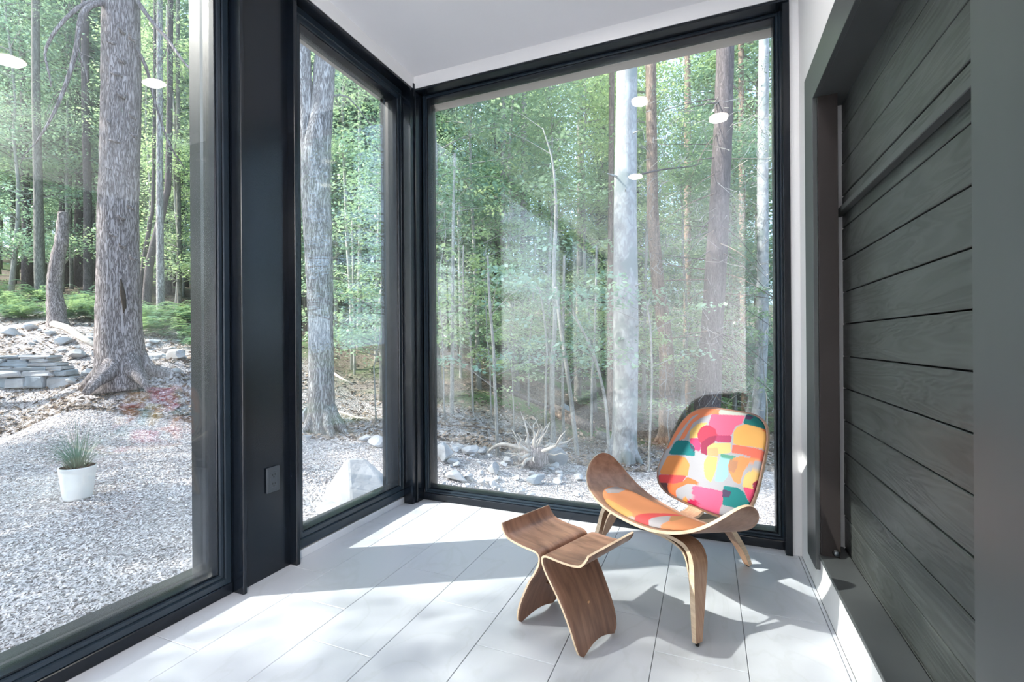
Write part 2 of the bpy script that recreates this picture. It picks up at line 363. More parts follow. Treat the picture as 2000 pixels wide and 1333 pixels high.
# exterior soffit boards round the outside head of the glazing
struct(box('trim_1', -2.06, -1.935, -5.2, 2.93, 2.72, 2.757, 'soffit'), 'beige soffit board outside above left windows')
struct(box('trim_2', -1.935, .6, 2.815, 2.93, 2.72, 2.757, 'soffit'), 'beige soffit board outside above big window')
# black header trims under the white strips
struct(box('trim_3', -1.90, XL-.001, 1.726, 2.76, 2.742, 2.7565, 'black', bev=.003), 'black steel header over the middle window')
struct(box('trim_4', -1.79, .38, YB+.001, 2.79, 2.742, 2.7565, 'black', bev=.003), 'black steel header over the big window')
# right wall: below and round the plank opening
wr = struct(empty('wall_right'), 'white painted wall around the plank door')
OY0, OY1, OZ0, OZ1 = 1.0, 2.285, .185, 2.075
box('wall_panel', XR, 1.0, 2.40, 2.70, 0, CZ, 'wall', wr)
box('wall_panel', XR, XR+.012, OY1+.001, 2.40, 0, 2.13, 'wall', wr)
box('wall_panel', XR, 1.0, -.6, 2.40, 2.13, CZ, 'wall', wr)
box('wall_panel', XR, 1.0, -.6, OY1, 0, OZ0-.012, 'wall', wr)
box('wall_panel', XR, 1.0, -.6, .98, OZ0-.012, 2.13, 'wall', wr)
struct(box('trim_5', .383, 1.0, 2.70, 2.93, 0, CZ, 'wall'), 'white wall return beside the big window')
struct(box('trim_6', .352, .382, 2.683, 2.80, .0, 2.757, 'black', bev=.002), 'black vertical strip right of the big window')
# room behind the camera
struct(box('wall_near', XR, 4.2, -.75, -.6, 0, CZ, 'wall'), 'white partition behind the camera')
struct(box('wall_far', 4.0, 4.2, -5.2, -.6, 0, CZ, 'wall'), 'white far wall of the room behind')
bw = struct(empty('wall_rear'), 'white rear wall of the room')
box('wall_panel', -2.0, 4.2, -5.2, -5.0, 0, CZ, 'wall', bw)
struct(box('wall_side', -2.0, -1.86, -5.2, -3.9, 0, 2.757, 'wall'), 'white wall left of the room behind')

# ------------------------------------------------------------ windows
def ring(name, axis, rect, prof, m, parent):
    """rectangular frame: axis 0 plane x=c (a along y), axis 1 plane y=c (a along x); prof = [(inset, depth coordinate)...]"""
    a0, a1, z0, z1 = rect; V = []; Fc = []
    for ins, d in prof:
        for (a, z) in ((a0+ins, z0+ins), (a1-ins, z0+ins), (a1-ins, z1-ins), (a0+ins, z1-ins)):
            V.append((d, a, z) if axis == 0 else (a, d, z))
    n = len(prof)
    for i in range(n-1):
        for k in range(4):
            k2 = (k+1) % 4; f = (i*4+k, i*4+k2, (i+1)*4+k2, (i+1)*4+k); Fc.append(f)
    return mesh(name, V, Fc, m, parent)
def window(idx, axis, rect, face, out, sash, label, fm='frame'):
    # out: +1/-1 outward direction along the axis
    w = struct(empty('window_%d' % idx), label); s = out
    i1, i2 = sash
    ring('outer_frame', axis, rect, [(0, face+s*.14), (0, face), (.004, face-s*.003), (i1-.004, face-s*.003), (i1, face+s*.004), (i1, face+s*.14)], fm, w)
    ring('sash', axis, rect, [(i1, face+s*.02), (i1+.001, face+s*.004), (i1+.005, face+s*.002), (i2-.012, face+s*.002), (i2-.008, face+s*.008), (i2-.008, face+s*.10)], fm, w)
    ring('glazing_bead', axis, rect, [(i2-.008, face+s*.010), (i2-.003, face+s*.008), (i2, face+s*.012), (i2+.003, face+s*.036), (i2+.003, face+s*.074), (i2-.002, face+s*.10)], 'black', w)
    a0, a1, z0, z1 = rect; i = i2-.004
    for k, (d0, d1) in enumerate(((.036, .041), (.056, .061))):
        c = sorted((face+s*d0, face+s*d1))
        if axis == 0: box('glass_pane', c[0], c[1], a0+i, a1-i, z0+i, z1-i, 'glass', w)
        else: box('glass_pane', a0+i, a1-i, c[0], c[1], z0+i, z1-i, 'glass', w)
    ring('outer_reveal', axis, rect, [(i2-.02, face+s*.076), (i2-.004, face+s*.076), (i2-.004, face+s*(.17 if idx == 1 else .095)), (i2-.03, face+s*(.17 if idx == 1 else .095))], 'black', w)
    return w
w1 = window(1, 0, (-1.35, 1.416, .046, 2.757), -1.893, -1, (.03, .058), 'fixed picture window with charcoal frame on the left')
w2 = window(2, 0, (1.712, 2.673, .048, 2.752), -1.872, -1, (.045, .083), 'narrow tilting window between beam and corner post')
w3 = window(3, 1, (-1.785, .358, .046, 2.757), 2.752, 1, (.014, .037), 'large fixed picture window behind the chair')
struct(box('trim_7', -1.93, -1.885, -3.9, 1.418, 0, .046, 'black', bev=.003), 'black base rail under the left window')
struct(box('trim_8', -1.79, .352, 2.744, 2.79, 0, .046, 'black', bev=.003), 'black base rail under the big window')
struct(box('trim_9', -2.0, -1.868, 1.726, 2.68, 0, .040, 'tile', bev=.002), 'pale curb under the middle window')
w4 = window(4, 0, (-3.9, -1.39, .046, 2.757), -1.893, -1, (.03, .058), 'second picture window further left behind the camera')
# window handle on window_2
hb = empty('handle', (-1.868, 2.648, 0), parent=w2)
hp = [(-1.862, 2.648, 1.045), (-1.842, 2.648, 1.045), (-1.822, 2.650, 1.042), (-1.814, 2.654, 1.03), (-1.812, 2.658, 1.0), (-1.812, 2.660, .955), (-1.813, 2.660, .93)]
COL.objects.unlink(hb); bpy.data.objects.remove(hb)
hh = box('handle_plate', -1.874, -1.862, 2.634, 2.660, .985, 1.09, 'black', w2, bev=.003); tag(hh, 'black window handle rose')
tube('handle_lever', hp, [.009, .009, .009, .009, .0085, .008, .007], 'black', w2, 10)

# exterior black cladding between and around the windows
def clad(x0, x1, y0, y1, lab, n):
    struct(box('trim_%d' % n, x0, x1, y0, y1, -.4, 2.757, 'black'), lab)
clad(-2.09, -1.895, 1.385, 1.745, 'black outside pier between the left windows', 10)
clad(-2.04, -1.80, 2.63, 2.93, 'black outside corner post', 11)
clad(.345, 1.0, 2.80, 2.96, 'black outside cladding right of the big window', 12)
clad(-2.05, -1.895, -1.40, -1.35, 'black outside post behind the camera', 13)
struct(box('trim_14', -2.05, -1.80, -5.2, 2.93, -.4, -.006, 'black'), 'black outside plinth on the left')
struct(box('trim_15', -2.0, 1.0, 2.80, 2.93, -.4, -.05, 'black'), 'black outside plinth under the big window')

# steel beam column between windows 1 and 2
beam = empty('steel_column', (-1.85, 1.575, 0), 'black steel I-beam column with an outlet, between left and middle windows', 'column')
def pbox(name, x0, x1, y0, y1, z0, z1, m, par, bev=0):
    L = par.location; return box(name, x0-L.x, x1-L.x, y0-L.y, y1-L.y, z0-L.z, z1-L.z, m, par, bev)
pbox('flange', -1.893, -1.825, 1.420, 1.437, 0, CZ, 'black', beam, .002)
pbox('flange', -1.893, -1.825, 1.702, 1.724, 0, CZ, 'black', beam, .002)
pbox('web', -1.893, -1.868, 1.437, 1.702, .0, CZ, 'black', beam)
post = empty('corner_post', (-1.82, 2.70, 0), 'slim black square post in the corner between two windows', 'column')
pbox('post_shaft', -1.853, -1.788, 2.671, 2.752, 0, 2.742, 'black', post, .003)
pbox('post_cap', -1.812, -1.79, 2.655, 2.671, 2.70, 2.79, 'black', post, .002)
# outlet on the beam web
ou = empty('wall_outlet', (-1.862, 1.60, .45), 'charcoal duplex outlet mounted on the black steel column', 'outlet')
oy0, oy1, oz0, oz1 = 1.566, 1.636, .382, .497
pbox('cover_plate', -1.867, -1.858, oy0, oy1, oz0, oz1, 'outlet', ou, .002)
pbox('receptacle', -1.858, -1.8555, oy0+.018, oy1-.018, oz0+.022, oz1-.022, 'outlet', ou, .001)
for zc in (.417, .458):
    for dy in (-.006, .006): pbox('slot', -1.8556, -1.8548, 1.601+dy-.001, 1.601+dy+.001, zc, zc+.009, 'slot', ou)
    pbox('slot', -1.8556, -1.8548, 1.599, 1.603, zc-.009, zc-.004, 'slot', ou)

# ------------------------------------------------------------ plank door in the right wall
d1 = struct(empty('door_1'), 'dark stained horizontal plank door behind the casing')
PX = .533; z = .591-.1355*4; bi = 0
pj = [.591+.1355*k for k in range(-4, 14)]
pl = None
for k in range(len(pj)-1):
    z0, z1 = pj[k]+.0022, pj[k+1]-.0022
    dx = rng.uniform(-.0012, .0012)
    if pl is None or True:
        V, Fc = boxdata(0, .022, .6, 2.455+rng.uniform(-.003, .003), 0, z1-z0, .002)
        o = mesh('plank', V, Fc, 'plank', d1, loc=(PX+dx, 0, z0))
box('door_backing', PX+.024, PX+.05, .6, 2.47, .05, 2.4, 'slot', d1)
rl = box('rail', .505, PX-.001, .7, 2.44, 1.590, 1.614, 'casing', d1, .002); tag(rl, 'dark metal angle rail across the planks')
cs = struct(empty('trim_16'), 'dark grey-green casing around the plank door')
box('casing_board', .406, XR-.0012, OY1-.002, 2.455, .12, 2.22, 'casing', cs, .0015)
box('casing_board', .406, XR, 1.018, OY1, 2.065, 2.22, 'casing', cs, .0015)
box('casing_board', .406, XR, .845, 1.018, .12, 2.22, 'casing', cs, .0015)
tag(box('jamb_board', XR-.001, .492, OY1-.010, OY1, OZ0, 2.075, 'jamb', cs, .001), 'dark brown jamb board')
box('soffit_board', XR, .60, .85, 2.40, 2.066, 2.085, 'casing', cs, .001)
struct(box('trim_17', .418, PX-.004, .85, 2.42, OZ0-.016, OZ0, 'casing', bev=.0015), 'grey metal sill ledge under the planks')
# bits seen in the pocket gap
pb = struct(box('trim_18', .494, PX+.02, 2.50, 2.53, .185, 2.13, 'tan'), 'raw tan framing board in the gap behind the casing')
pole = empty('wooden_pole', (.512, 2.455, .185), 'thin pale wooden pole with round end standing in the door gap', 'pole')
tube('pole_shaft', [(0, .01, .035), (0, .012, .5), (.002, .012, .95), (.008, .014, 1.15)], [.010, .0095, .008, .005], 'tan', pole, 10)
def ball(name, c, r, m, parent=None, sx=1, sy=1, sz=1, n=14):
    V = []; Fc = []
    for i in range(n//2+1):
        for j in range(n):
            th = pi*i/(n//2); ph = 2*pi*j/n
            V.append((c[0]+r*sx*sin(th)*cos(ph), c[1]+r*sy*sin(th)*sin(ph), c[2]+r*sz*cos(th)))
    for i in range(n//2):
        for j in range(n): Fc.append((i*n+j, i*n+(j+1) % n, (i+1)*n+(j+1) % n, (i+1)*n+j))
    return mesh(name, V, Fc, m, parent, True)
ball('pole_knob', (0, -.004, .018), .018, 'tan', pole)
br = empty('floor_bracket', (.46, 2.275, .186), 'small dark gusset bracket with a bolt at the foot of the jamb', 'bracket')
mesh('gusset', [(-.034, .008, 0), (.03, .008, 0), (-.034, .008, .15), (-.034, -.004, 0), (.03, -.004, 0), (-.034, -.004, .15)], [(0, 1, 2), (3, 5, 4), (0, 3, 4, 1), (1, 4, 5, 2), (2, 5, 3, 0)], 'jamb', br)
tube('bolt', [(.015, -.02, .018), (.015, .0, .018)], [.009, .009], 'outlet', br, 10)
tube('washer', [(.015, -.010, .018), (.015, -.006, .018)], [.014, .014], 'rubber', br, 12)
# flush cover low on the right wall
cv = empty('wall_cover', (.424, 1.68, .06), 'flush white blank cover plate low on the right wall', 'cover plate')
pbox('cover_plate', .4215, .4245, 1.63, 1.72, .022, .122, 'wall', cv, .001)
pbox('cover_lid', .4205, .4218, 1.645, 1.705, .034, .110, 'wall', cv, .0006)
# recessed ceiling lights reflected in the glass, then three fill lights added behind camera
for (x, y), lab in zip(((-.70, .41), (-.45, 2.03), (.09, 1.52), (2.8, -3.5), (1.6, -2.2), (3.3, -1.6)), ('round ceiling light just above the camera', 'round ceiling light nearest the corner windows', 'round ceiling light above the plank door', 'farthest added fill light in the room behind the camera', 'middle added fill light in the room behind the camera', 'rightmost added fill light in the room behind the camera')):
    t = empty('ceiling_light', (x, y, CZ), lab, 'light')
    RL = .056 if y > 1.9 else .072
    V, Fc = tubedata([(0, 0, -.012), (0, 0, 0)], [RL+.014, RL+.018], 28); mesh('trim_ring', V, Fc, 'wall', t, True)
    V, Fc = tubedata([(0, 0, -.0135), (0, 0, -.0125)], [RL, RL], 28); mesh('lens', V, Fc, 'lamp', t)
    l = bpy.data.lights.new('ceiling_lamp', 'AREA'); l.shape = 'DISK'; l.size = RL*1.9; l.energy = 200 if y < 0 else 5; l.color = (1, .95, .91)
    lo = bpy.data.objects.new('ceiling_lamp', l); COL.objects.link(lo); lo.parent = t; lo.location = (0, 0, -.016)

# ============================================================ BUTTERFLY STOOL
SO = (-.495, 1.71); SA = radians(-22.6)
stool = empty('plywood_stool', (SO[0], SO[1], 0), 'walnut bent-plywood stool with two winged halves and curled seat edges', 'stool', rz=SA)
prof = [(.146, 0), (.139, .03), (.121, .085), (.095, .14), (.064, .195), (.036, .235), (.014, .272), (.0065, .297), (.010, .311), (.024, .3185), (.045, .3195), (.075, .3195), (.105, .3205), (.135, .323), (.158, .327), (.175, .334), (.188, .347), (.197, .361), (.203, .374)]
def smooth_path(P, k=3):
    P = np.array(P, float); out = []
    for i in range(len(P)-1):
        p0, p1, p2, p3 = P[max(i-1, 0)], P[i], P[i+1], P[min(i+2, len(P)-1)]
        for j in range(k):
            t = j/k; out.append(.5*((2*p1)+(-p0+p2)*t+(2*p0-5*p1+4*p2-p3)*t*t+(-p0+3*p1-3*p2+p3)*t**3))
    out.append(P[-1]); return np.array(out)
def stool_half(sg):
    C = smooth_path(prof, 3); n = len(C); th = .0075; ny = 13
    T = np.gradient(C, axis=0); T /= np.linalg.norm(T, axis=1)[:, None]; Nn = np.stack([T[:, 1], -T[:, 0]], 1)  # normal
    V = []; Fc = []; mi = []
    cx = np.linspace(-1, 1, ny)
    for side in (0, 1):
        for i in range(n):
            x, z = C[i]+Nn[i]*th*(side-.5)
            for j, t in enumerate(cx):
                leg = i/(n-1) < .42
                hw = np.interp(C[i][1], [0, .06, .16, .3], [.118, .124, .130, .142]) if leg else .142
                if i > n*.8: hw = .142-.006*((i-n*.8)/(n*.2))**2
                y = t*hw; zz = z; xx = x
                if i <= 4:   # arched foot: middle of the bottom edge lifted
                    lift = .020*max(0, 1-(t/.85)**2)**1.3*(1-i/5.0)+.012*(max(0, abs(t)-.8)/.2)**2*(1-i/5.0)
                    f = min(1, lift/.02); xx = x-.006*f; zz = z+lift
                y *= 1-.07*max(0, 1-i/5.0)**2*abs(t)
                V.append((sg*xx, y, max(zz, .0005)))
    W = ny; S = n*ny
    for i in range(n-1):
        for j in range(ny-1):
            a = i*W+j; Fc.append((a, a+1, a+W+1, a+W)); mi.append(0); b = a+S; Fc.append((b, b+W, b+W+1, b+1)); mi.append(0)
    for i in range(n-1):
        for j in (0, ny-1):
            a = i*W+j; Fc.append((a, a+W, a+W+S, a+S)); mi.append(1)
    for j in range(ny-1):
        for i in (0, n-1):
            a = i*W+j; Fc.append((a, a+1, a+1+S, a+S)); mi.append(1)
    o = mesh('plywood_half', V, Fc, ['walnut', 'ply'], stool, False, mi)
    for p_, k_ in zip(o.data.polygons, mi): p_.use_smooth = (k_ == 0)
    return o
stool_half(1); stool_half(-1)
tube('brass_rod', [(-.096, 0, .135), (.096, 0, .135)], [.0035, .0035], 'brass', stool, 8)
for s_ in (-1, 1): ball('screw_cap', (s_*.103, 0, .135), .006, 'brass', stool, .5)

# ============================================================ SHELL CHAIR
Q = [-0.2058, 2.0975, 0.7613, 0.4279, 1.3328, 0.3198, 0.1807, 2.3583, 0.176, 2.1954, 0.1339, 0.0435, -0.0135]
AL = Q[2]
chair = empty('shell_chair', (Q[0], Q[1], 0), 'three-legged walnut shell lounge chair with winged seat and multicoloured geometric cushions', 'chair', rz=-AL)
def seat_pt(s, t, off=0.):
    _, _, al, Wd, k, z0, r, pw, ch, cp, tilt, ycw, yc0 = Q
    a = abs(s); x = Wd*sin(s*k)/sin(k); c = ch*max(0, 1-a**cp)**.5; y = yc0+ycw*a*a+c*t
    z = z0+r*a**pw-tilt*y
    # surface normal in the x-z plane
    e = 1e-3; a2 = min(abs(s)+e, 1.0); dx = Wd*cos(a*k)*k/sin(k); dz = r*pw*max(a, 1e-4)**(pw-1)*(1 if s >= 0 else -1)
    nx, nz = -dz, dx; L = math.hypot(nx, nz)
    return np.array([x+nx/L*off, y, z+nz/L*off])
def shell_grid(fn, us, vs, th, name, mats, parent, outline=None):
    nu, nv = len(us), len(vs); V = []; Fc = []; mi = []
    for side in (0, 1):
        for u in us:
            for v in vs: V.append(fn(u, v, -th/2+th*side))
    S = nu*nv
    for i in range(nu-1):
        for j in range(nv-1):
            a = i*nv+j; Fc.append((a, a+1, a+nv+1, a+nv)); mi.append(0); b = a+S; Fc.append((b, b+nv, b+nv+1, b+1)); mi.append(0)
    for i in range(nu-1):
        for j in (0, nv-1):
            a = i*nv+j; Fc.append((a, a+nv, a+nv+S, a+S)); mi.append(1)
    for j in range(nv-1):
        for i in (0, nu-1):
            a = i*nv+j; Fc.append((a, a+1, a+1+S, a+S)); mi.append(1)
    o = mesh(name, V, Fc, mats, parent, False, mi)
    for p_, k_ in zip(o.data.polygons, mi): p_.use_smooth = (k_ == 0)
    return o
US = np.sin(np.linspace(-pi/2, pi/2, 61))*.9995
shell_grid(lambda u, v, o: seat_pt(u, v, o), US, np.linspace(-1, 1, 15), .011, 'seat_shell', ['walnut_x', 'ply'], chair)
BB = [0.2986, 0.2339, 0.4835, 0.5065, 0.2236, 0.3188, 0.0334, 3.6488, 0.0019]
def back_pt(X, T, off=0.):
    hb_, ht, L, lean, yb, zb, cvv, e, dx = BB
    x = X*(hb_+(ht-hb_)*T)+dx; n = cvv*X*X+off
    return np.array([x, yb+T*L*sin(lean)-n*cos(lean), zb+T*L*cos(lean)+n*sin(lean)])
def disc_grid(fn, prof_, nr, na, e, name, mats, parent, cfn=None, seg=None):
    """closed pad on a superellipse: prof_(rho) -> (front offset, back offset)"""
    V = []; Fc = []; C = []; ids = {}
    for side in (0, 1):
        V.append(fn(0, 0, prof_(0)[side])); C.append((0, 0)); ids[side] = len(V)-1
        for i in range(1, nr+1):
            rho = i/nr
            for k in range(na):
                th = 2*pi*k/na; c, s = cos(th), sin(th)
                X = math.copysign(abs(c)**(2/e), c)*rho; Y = math.copysign(abs(s)**(2/e), s)*rho
                V.append(fn(X, Y, prof_(rho)[side])); C.append((X, Y))
    S = 1+nr*na; mi = []
    for side in (0, 1):
        o = side*S
        for k in range(na):
            k2 = (k+1) % na
            Fc.append((o, o+1+k, o+1+k2) if side == 0 else (o, o+1+k2, o+1+k)); mi.append(0)
            for i in range(nr-1):
                a = o+1+i*na
                q_ = (a+k, a+na+k, a+na+k2, a+k2); Fc.append(q_ if side == 0 else q_[::-1]); mi.append(0)
    for k in range(na):
        k2 = (k+1) % na; a = 1+(nr-1)*na; Fc.append((a+k, a+S+k, a+S+k2, a+k2)); mi.append(1 if len(mats) > 1 else 0)
    o = mesh(name, V, Fc, mats, parent, False, mi)
    for p_, k_ in zip(o.data.polygons, mi): p_.use_smooth = (k_ == 0 or len(mats) == 1)
    if cfn:
        at = o.data.color_attributes.new('print', 'FLOAT_COLOR', 'POINT'); A = np.array(C); col = cfn(A)
        at.data.foreach_set('color', np.concatenate([col, np.ones((len(col), 1))], 1).astype(np.float32).ravel())
    return o
PRE = [((250, 150, 110), [(-1.2, .45), (-1.2, 1.1), (-.3, 1.1), (-.35, .93), (-.72, .85), (-.84, .6), (-.86, .45)])]
def lin(c): c = np.array(c)/255; return np.where(c <= .04045, c/12.92, ((c+.055)/1.055)**2.4)
def paint(P, base, shapes):
    col = np.tile(lin(base), (len(P), 1))
    for c, poly in shapes:
        poly = np.array(poly, float)
        # soften the traced corners a little
        q_ = [];
        for i in range(len(poly)):
            a, b = poly[i], poly[(i+1) % len(poly)]; q_ += [a*.9+b*.1, a*.1+b*.9]
        poly = np.array(q_); ins = np.zeros(len(P), bool)
        for i in range(len(poly)):
            a, b = poly[i], poly[(i+1) % len(poly)]
            cnd = (a[1] > P[:, 1]) != (b[1] > P[:, 1])
            with np.errstate(divide='ignore', invalid='ignore'): xi = (b[0]-a[0])*(P[:, 1]-a[1])/(b[1]-a[1])+a[0]
            ins ^= cnd & (P[:, 0] < xi)
        col[ins] = lin(c)
    return col*.47
BACKP=[((250,150,110),[(-0.75,0.55),(-0.71,0.78),(-0.58,0.9),(-0.43,0.96),(-0.23,0.97),(-0.18,0.91),(-0.35,0.9),(-0.52,0.84),(-0.63,0.77),(-0.64,0.67),(-0.64,0.59)]),((215,220,210),[(-0.25,0.98),(0.37,0.99),(0.39,0.95),(-0.19,0.91)]),((240,115,150),[(-0.36,0.9),(0.39,0.95),(0.41,0.86),(0.29,0.82),(0.28,0.73),(-0.02,0.7),(-0.08,0.74),(-0.27,0.77),(-0.34,0.84)]),((188,186,195),[(-0.63,0.77),(-0.52,0.84),(-0.33,0.89),(-0.3,0.81),(-0.51,0.78),(-0.61,0.69),(-0.59,0.59),(-0.65,0.59),(-0.64,0.67)]),((245,205,125),[(-0.61,0.69),(-0.51,0.78),(-0.32,0.81),(-0.39,0.75),(-0.43,0.68),(-0.38,0.64),(-0.55,0.6)]),((28,120,118),[(0.4,0.99),(0.56,0.99),(0.79,0.96),(0.96,0.9),(1.02,0.84),(0.75,0.85),(0.43,0.86)]),((75,60,90),[(0.39,0.96),(0.58,0.95),(0.55,0.91),(0.43,0.91)]),((252,190,110),[(0.34,0.82),(0.49,0.86),(0.75,0.85),(0.98,0.84),(1.02,0.67),(0.38,0.65),(0.3,0.77)]),((250,140,80),[(0.81,0.85),(1.02,0.83),(1.02,0.54),(1.01,0.55),(1.01,0.66),(0.95,0.8)]),((245,125,105),[(0.37,0.65),(1.01,0.66),(1.02,0.56),(0.63,0.58),(0.4,0.57)]),((235,80,130),[(-0.54,0.61),(-0.39,0.63),(-0.25,0.57),(-0.24,0.5),(-0.34,0.51),(-0.48,0.55)]),((190,80,120),[(-0.05,0.7),(0.29,0.73),(0.32,0.66),(0.01,0.64)]),((200,75,100),[(-0.02,0.7),(0.0,0.67),(-0.01,0.64),(-0.04,0.61),(-0.09,0.59),(-0.15,0.58),(-0.22,0.58),(-0.29,0.59),(-0.35,0.61),(-0.4,0.64),(-0.43,0.67),(-0.43,0.7),(-0.42,0.74),(-0.38,0.76),(-0.33,0.78),(-0.25,0.78),(-0.18,0.77),(-0.11,0.76),(-0.06,0.73),(-0.02,0.7)]),((165,65,95),[(-0.28,0.6),(-0.17,0.67),(-0.03,0.7),(-0.01,0.63),(-0.12,0.58),(-0.06,0.49),(-0.21,0.5)]),((225,205,140),[(-0.04,0.62),(0.32,0.66),(0.39,0.57),(0.14,0.53),(-0.11,0.54),(-0.12,0.57)]),((225,180,135),[(-0.12,0.56),(0.09,0.59),(0.17,0.51),(-0.06,0.49)]),((35,135,140),[(-0.81,0.55),(-0.56,0.58),(-0.37,0.54),(-0.29,0.45),(-0.49,0.43),(-0.83,0.39)]),((80,70,100),[(-0.51,0.56),(-0.36,0.53),(-0.33,0.49),(-0.42,0.51)]),((250,165,100),[(-0.82,0.38),(-0.62,0.41),(-0.45,0.41),(-0.32,0.36),(-0.27,0.25),(-0.32,0.24),(-0.84,0.17)]),((245,90,95),[(-0.86,0.16),(-0.29,0.25),(-0.32,0.18),(-0.48,0.13),(-0.79,0.09)]),((252,130,80),[(-0.48,0.13),(-0.32,0.18),(-0.27,0.24),(-0.04,0.23),(-0.04,0.2),(-0.22,0.18),(-0.4,0.09),(-0.37,0.02),(-0.56,0.04),(-0.59,0.12)]),((120,85,90),[(-0.79,0.09),(-0.6,0.12),(-0.53,0.02)]),((248,215,130),[(-0.05,0.49),(0.16,0.5),(0.21,0.37),(0.2,0.26),(0.08,0.28),(-0.02,0.35),(-0.07,0.42)]),((165,222,228),[(0.21,0.52),(0.45,0.52),(0.41,0.45),(0.48,0.36),(0.41,0.3),(0.26,0.28),(0.21,0.43)]),((100,165,145),[(0.19,0.54),(0.51,0.55),(0.51,0.52),(0.21,0.51)]),((250,165,110),[(0.42,0.51),(0.6,0.56),(1.0,0.57),(0.81,0.53),(0.74,0.45),(0.73,0.32),(0.61,0.33),(0.46,0.41),(0.41,0.46)]),((200,148,118),[(0.4,0.5),(0.57,0.53),(0.6,0.46),(0.57,0.4),(0.45,0.41)]),((250,205,130),[(0.83,0.45),(1.02,0.49),(1.0,0.43),(0.92,0.36),(0.96,0.28),(0.78,0.31),(0.77,0.4)]),((240,90,130),[(0.79,0.31),(0.96,0.32),(1.02,0.28),(1.02,0.19),(0.93,0.2)]),((175,60,90),[(1.02,0.45),(1.02,0.34),(1.02,0.27),(0.97,0.28),(0.92,0.36)]),((242,110,150),[(-0.12,0.18),(0.25,0.21),(0.48,0.22),(0.51,0.13),(0.46,0.03),(0.25,-0.02),(-0.05,0.05)]),((42,140,142),[(0.45,0.27),(0.7,0.29),(0.83,0.27),(0.93,0.2),(0.81,0.13),(0.51,0.11),(0.5,0.16)]),((90,78,108),[(0.45,0.24),(0.62,0.24),(0.6,0.19),(0.48,0.17)]),((250,165,90),[(-0.3,0.0),(-0.18,0.07),(-0.11,0.0),(-0.18,-0.01)]),((205,40,90),[(0.09,0.05),(0.09,0.03),(0.07,0.01),(0.04,-0.01),(-0.01,-0.02),(-0.06,-0.02),(-0.1,-0.02),(-0.14,-0.01),(-0.15,0.01),(-0.15,0.03),(-0.12,0.05),(-0.08,0.06),(-0.03,0.07),(0.02,0.07),(0.06,0.06),(0.09,0.05)])]
SEATP=[((200,190,190),[(-0.45,-0.55),(-0.51,-0.05),(-0.42,0.12),(-0.34,-0.3),(-0.36,-0.6)]),((252,195,120),[(-0.34,-0.93),(-0.28,-0.75),(-0.17,-0.72),(-0.05,-0.72),(0.04,-0.75),(0.14,-1.0),(-0.03,-1.0),(-0.21,-1.0)]),((215,200,190),[(-0.01,-0.88),(0.09,-0.82),(0.19,-1.0),(0.1,-1.0)]),((245,100,100),[(0.09,-0.88),(0.12,0.05),(0.18,0.48),(0.19,-0.47),(0.26,-1.0),(0.16,-1.0)]),((205,200,205),[(0.27,-1.0),(0.2,-0.7),(0.19,-0.05),(0.32,-0.5),(0.32,-1.0)]),((250,140,70),[(0.26,-0.97),(0.3,-0.95),(0.32,-1.0),(0.27,-1.0)]),((215,160,110),[(0.19,-0.05),(0.18,0.55),(0.31,-0.2),(0.33,-0.5)])]
bfn = lambda X, Y, o: back_pt(X, (Y+1)/2, o)
disc_grid(bfn, lambda r: (.0055, -.0055), 10, 96, BB[7], 'back_shell', ['walnut', 'ply'], chair)
bc = disc_grid(lambda X, Y, o: back_pt(X*.965, (Y*.965+1)/2, o), lambda r: (.008+.030*(1-r**5)**.5 if r < 1 else .008, .007), 90, 420, BB[7], 'back_cushion', ['fabric'], chair,
          lambda A: paint(np.stack([A[:, 0]*.965, (A[:, 1]*.965+1)/2], 1), (186, 186, 194), PRE+BACKP))
tag(bc, 'printed back cushion in pink, orange, teal and yellow shapes')
sc_ = disc_grid(lambda X, Y, o: seat_pt(X*.53, -.12+Y*.74, o), lambda r: (.007+.028*(1-r**4)**.5 if r < 1 else .007, .0065), 70, 320, 2.5, 'seat_cushion', ['fabric'], chair,
          lambda A: paint(np.stack([A[:, 0]*.53, -.12+A[:, 1]*.74], 1), (250, 168, 118), SEATP))
tag(sc_, 'orange patterned seat cushion')
# legs: bent laminations; sweep a rectangle along a path in a vertical plane
def strap(name, path, wid, th, wdir, mats, parent):
    """path list of (x,y,z); wid/th per point; wdir = unit vector across the strap"""
    P = smooth_path(path, 5); n = len(P); wv = np.interp(np.linspace(0, 1, n), np.linspace(0, 1, len(path)), wid); tv = np.interp(np.linspace(0, 1, n), np.linspace(0, 1, len(path)), th)
    T = np.gradient(P, axis=0); T /= np.linalg.norm(T, axis=1)[:, None]; Wd = np.array(wdir, float); V = []; Fc = []; mi = []
    for i in range(n):
        nn = np.cross(T[i], Wd); nn /= np.linalg.norm(nn)
        for a, b in ((-1, -1), (1, -1), (1, 1), (-1, 1)): V.append(P[i]+Wd*a*wv[i]/2+nn*b*tv[i]/2)
    for i in range(n-1):
        for k in range(4):
            k2 = (k+1) % 4; Fc.append((i*4+k, i*4+k2, i*4+4+k2, i*4+4+k)); mi.append(1 if k in (1, 3) else 0)
    Fc += [(3, 2, 1, 0), (n*4-4, n*4-3, n*4-2, n*4-1)]; mi += [1, 1]
    o = mesh(name, V, Fc, mats, parent, False, mi)
    return o
zu = .292
